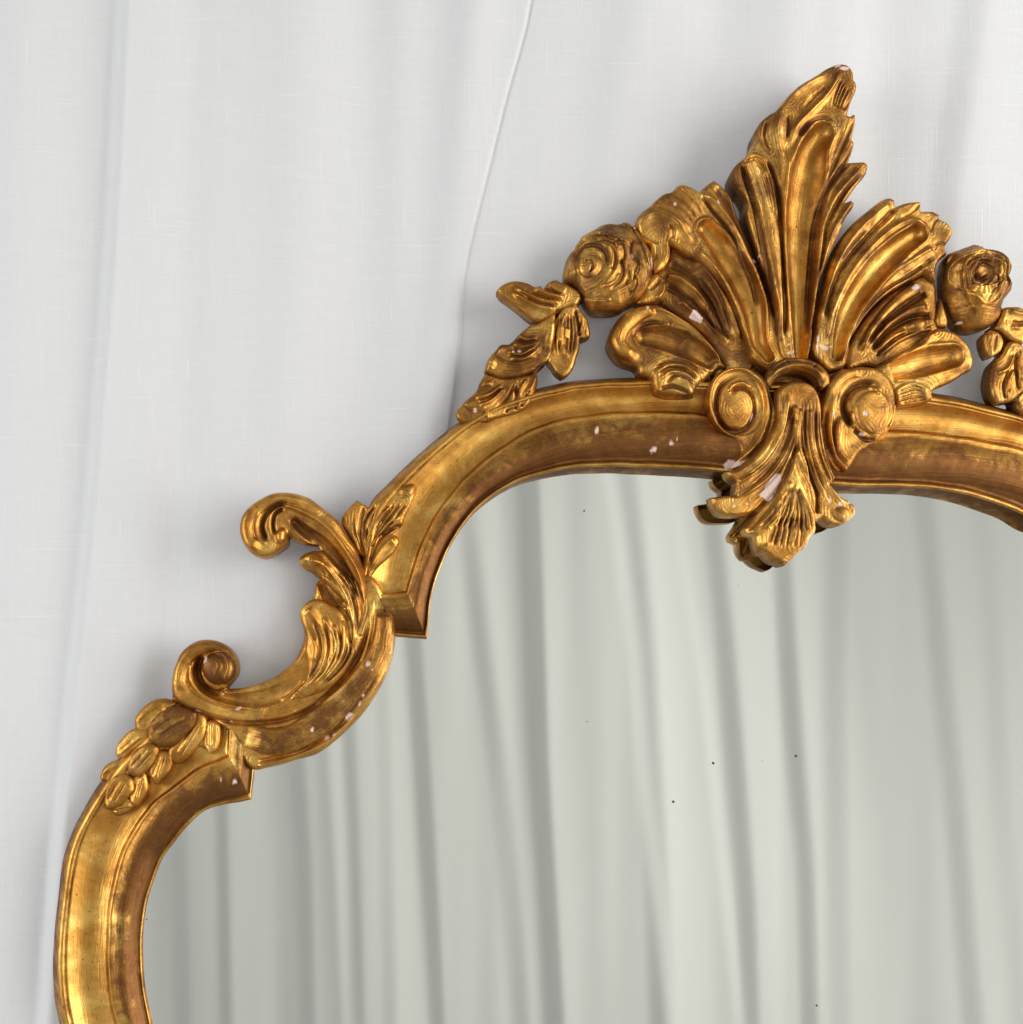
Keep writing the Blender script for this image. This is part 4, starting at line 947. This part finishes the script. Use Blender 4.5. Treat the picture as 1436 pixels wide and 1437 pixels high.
CREASE = catmull([(850,-700),(748,-20),(738,30),(715,110),(690,210),(658,340),(650,390),(647,450),(640,540),(630,610),(600,900),(590,1400),(580,2900)], 6, sharp=200)
def behind(X, Y):
    z = np.zeros_like(X)
    z += pleat(X, Y, [(180,0),(165,300),(150,500),(135,700),(115,900),(95,1100),(80,1300)], 26, 150, 30)
    z += soft(X, Y, [(420,0),(400,700),(380,1437)], 13, 60) + soft(X, Y, [(262,0),(240,700),(215,1437)], -9, 34)
    z += soft(X, Y, [(505,0),(512,300),(500,700)], -12, 55)
    z += soft(X, Y, [(560,0),(555,700)], 4, 24)
    z += soft(X, Y, [(668,0),(640,350),(600,640)], 13, 34)
    t = X - line_x(CREASE, Y)
    crease = -4.5 * smooth1((t + 1) / 3.0) * np.exp(-np.clip(t, 0, 1e9) / 60.) - 2.5 * np.exp(-((t - 1) / 2.2) ** 2)
    z += soft(X, Y, [(905,0),(870,200),(830,400)], 7, 40)
    z += soft(X, Y, [(1010,0),(960,400)], -8, 45)
    z += soft(X, Y, [(1120,0),(1080,400)], 6, 38)
    z += pleat(X, Y, [(1400,0),(1370,200),(1345,420),(1300,900)], 9, 120, 50)
    z += soft(X, Y, [(1260,0),(1230,400)], -7, 50)
    z += soft(X, Y, [(30,0),(10,1437)], 10, 60) + soft(X, Y, [(-120,0),(-130,1437)], -12, 60)
    z += 10 * np.sin(X / 118. + .25 * np.sin(Y / 400.)) * ((X < -150) | (X > 1480))
    z += 1.2 * np.sin(X / 23. + Y / 310.) * np.sin(X / 61. + 1) + 1.0 * np.sin(X / 37. - Y / 240. + 2)
    return z * .80 + crease
cloth('linen_curtain', -500, 2600, -700, 2800, 2.2, 40, behind, -32, 1.0, linen('white linen', (.80, .80, .805)),
      'white linen curtain with fine slubbed weave behind the gilt mirror')

def opposite(X, Y):
    z = np.zeros_like(X)
    K = 2.76
    E = [([(755,700),(762,880),(768,1060),(776,1200),(790,1437)], 34, 60, 7),
         ([(845,700),(875,900),(885,1080),(900,1200),(925,1437)], 14, -50, -16),
         ([(895,700),(918,900),(930,1150),(945,1437)], 26, 26, 12),
         ([(935,700),(975,950),(990,1080),(1010,1280),(1030,1437)], 14, -36, -14),
         ([(590,860),(605,1080),(618,1280),(625,1437)], 24, 60, 6),
         ([(670,750),(705,1000),(720,1120),(745,1437)], 18, 40, 10),
         ([(1015,760),(1042,1049),(1058,1260),(1063,1437)], 24, 34, 8),
         ([(1105,760),(1121,996),(1140,1207),(1145,1437)], 30, 42, 8),
         ([(1187,700),(1182,975),(1187,1207),(1190,1437)], 22, 46, 12),
         ([(1316,785),(1348,1100),(1374,1418)], 34, 32, 22), ([(1395,785),(1415,1100),(1440,1418)], 14, 40, 22),
         ([(500,950),(507,1150),(515,1437)], 14, 30, 8), ([(455,1000),(470,1200),(480,1437)], 14, -22, -8), ([(425,1000),(440,1200),(445,1437)], 12, 16, 8),
         ([(320,1000),(330,1437)], 14, 40, 14), ([(265,1000),(270,1437)], 8, 26, 20), ([(545,800),(560,1437)], 10, 24, 16)]
    for p, a, wr, wl in E: z += pleat(X, Y, p, a * 2.3, wr * 1.5, wl * (3.4 if abs(wl) < 13 else 1.6))
    z += soft(X, Y, [(820,700),(850,1437)], 14, 26) + soft(X, Y, [(1255,700),(1280,1437)], -26, 34) + soft(X, Y, [(660,800),(670,1437)], -14, 24)
    z += soft(X, Y, [(380,1000),(385,1437)], -14, 22) + soft(X, Y, [(1090,700),(1100,1437)], -12, 14) + soft(X, Y, [(700,700),(730,1437)], -10, 18)
    z += 2 * np.sin(X / 9.0 + Y / 190.) * np.sin(X / 41. + 2) + 5 * np.sin(X / 21. - Y / 260.) + 14 * np.sin(X / 31. - Y / 400. + 1) + 14 * np.sin(X / 62. - Y / 500. + 2.2)
    z += 22 * np.sin(X / 38. + .3 * np.sin(Y / 300.)) * (X < 190) + 22 * np.sin(X / 38.) * (X > 1470)
    return -z * 1.0
ZB = 4200
cloth('sheer_curtain', -700, 2600, -500, 2900, 2.4, 40, opposite, ZB, (D + ZB) / D, linen('white voile', (.80, .80, .76), weave=False, trans=.2),
      'white voile curtain in soft folds reflected in the mirror glass', back=True)
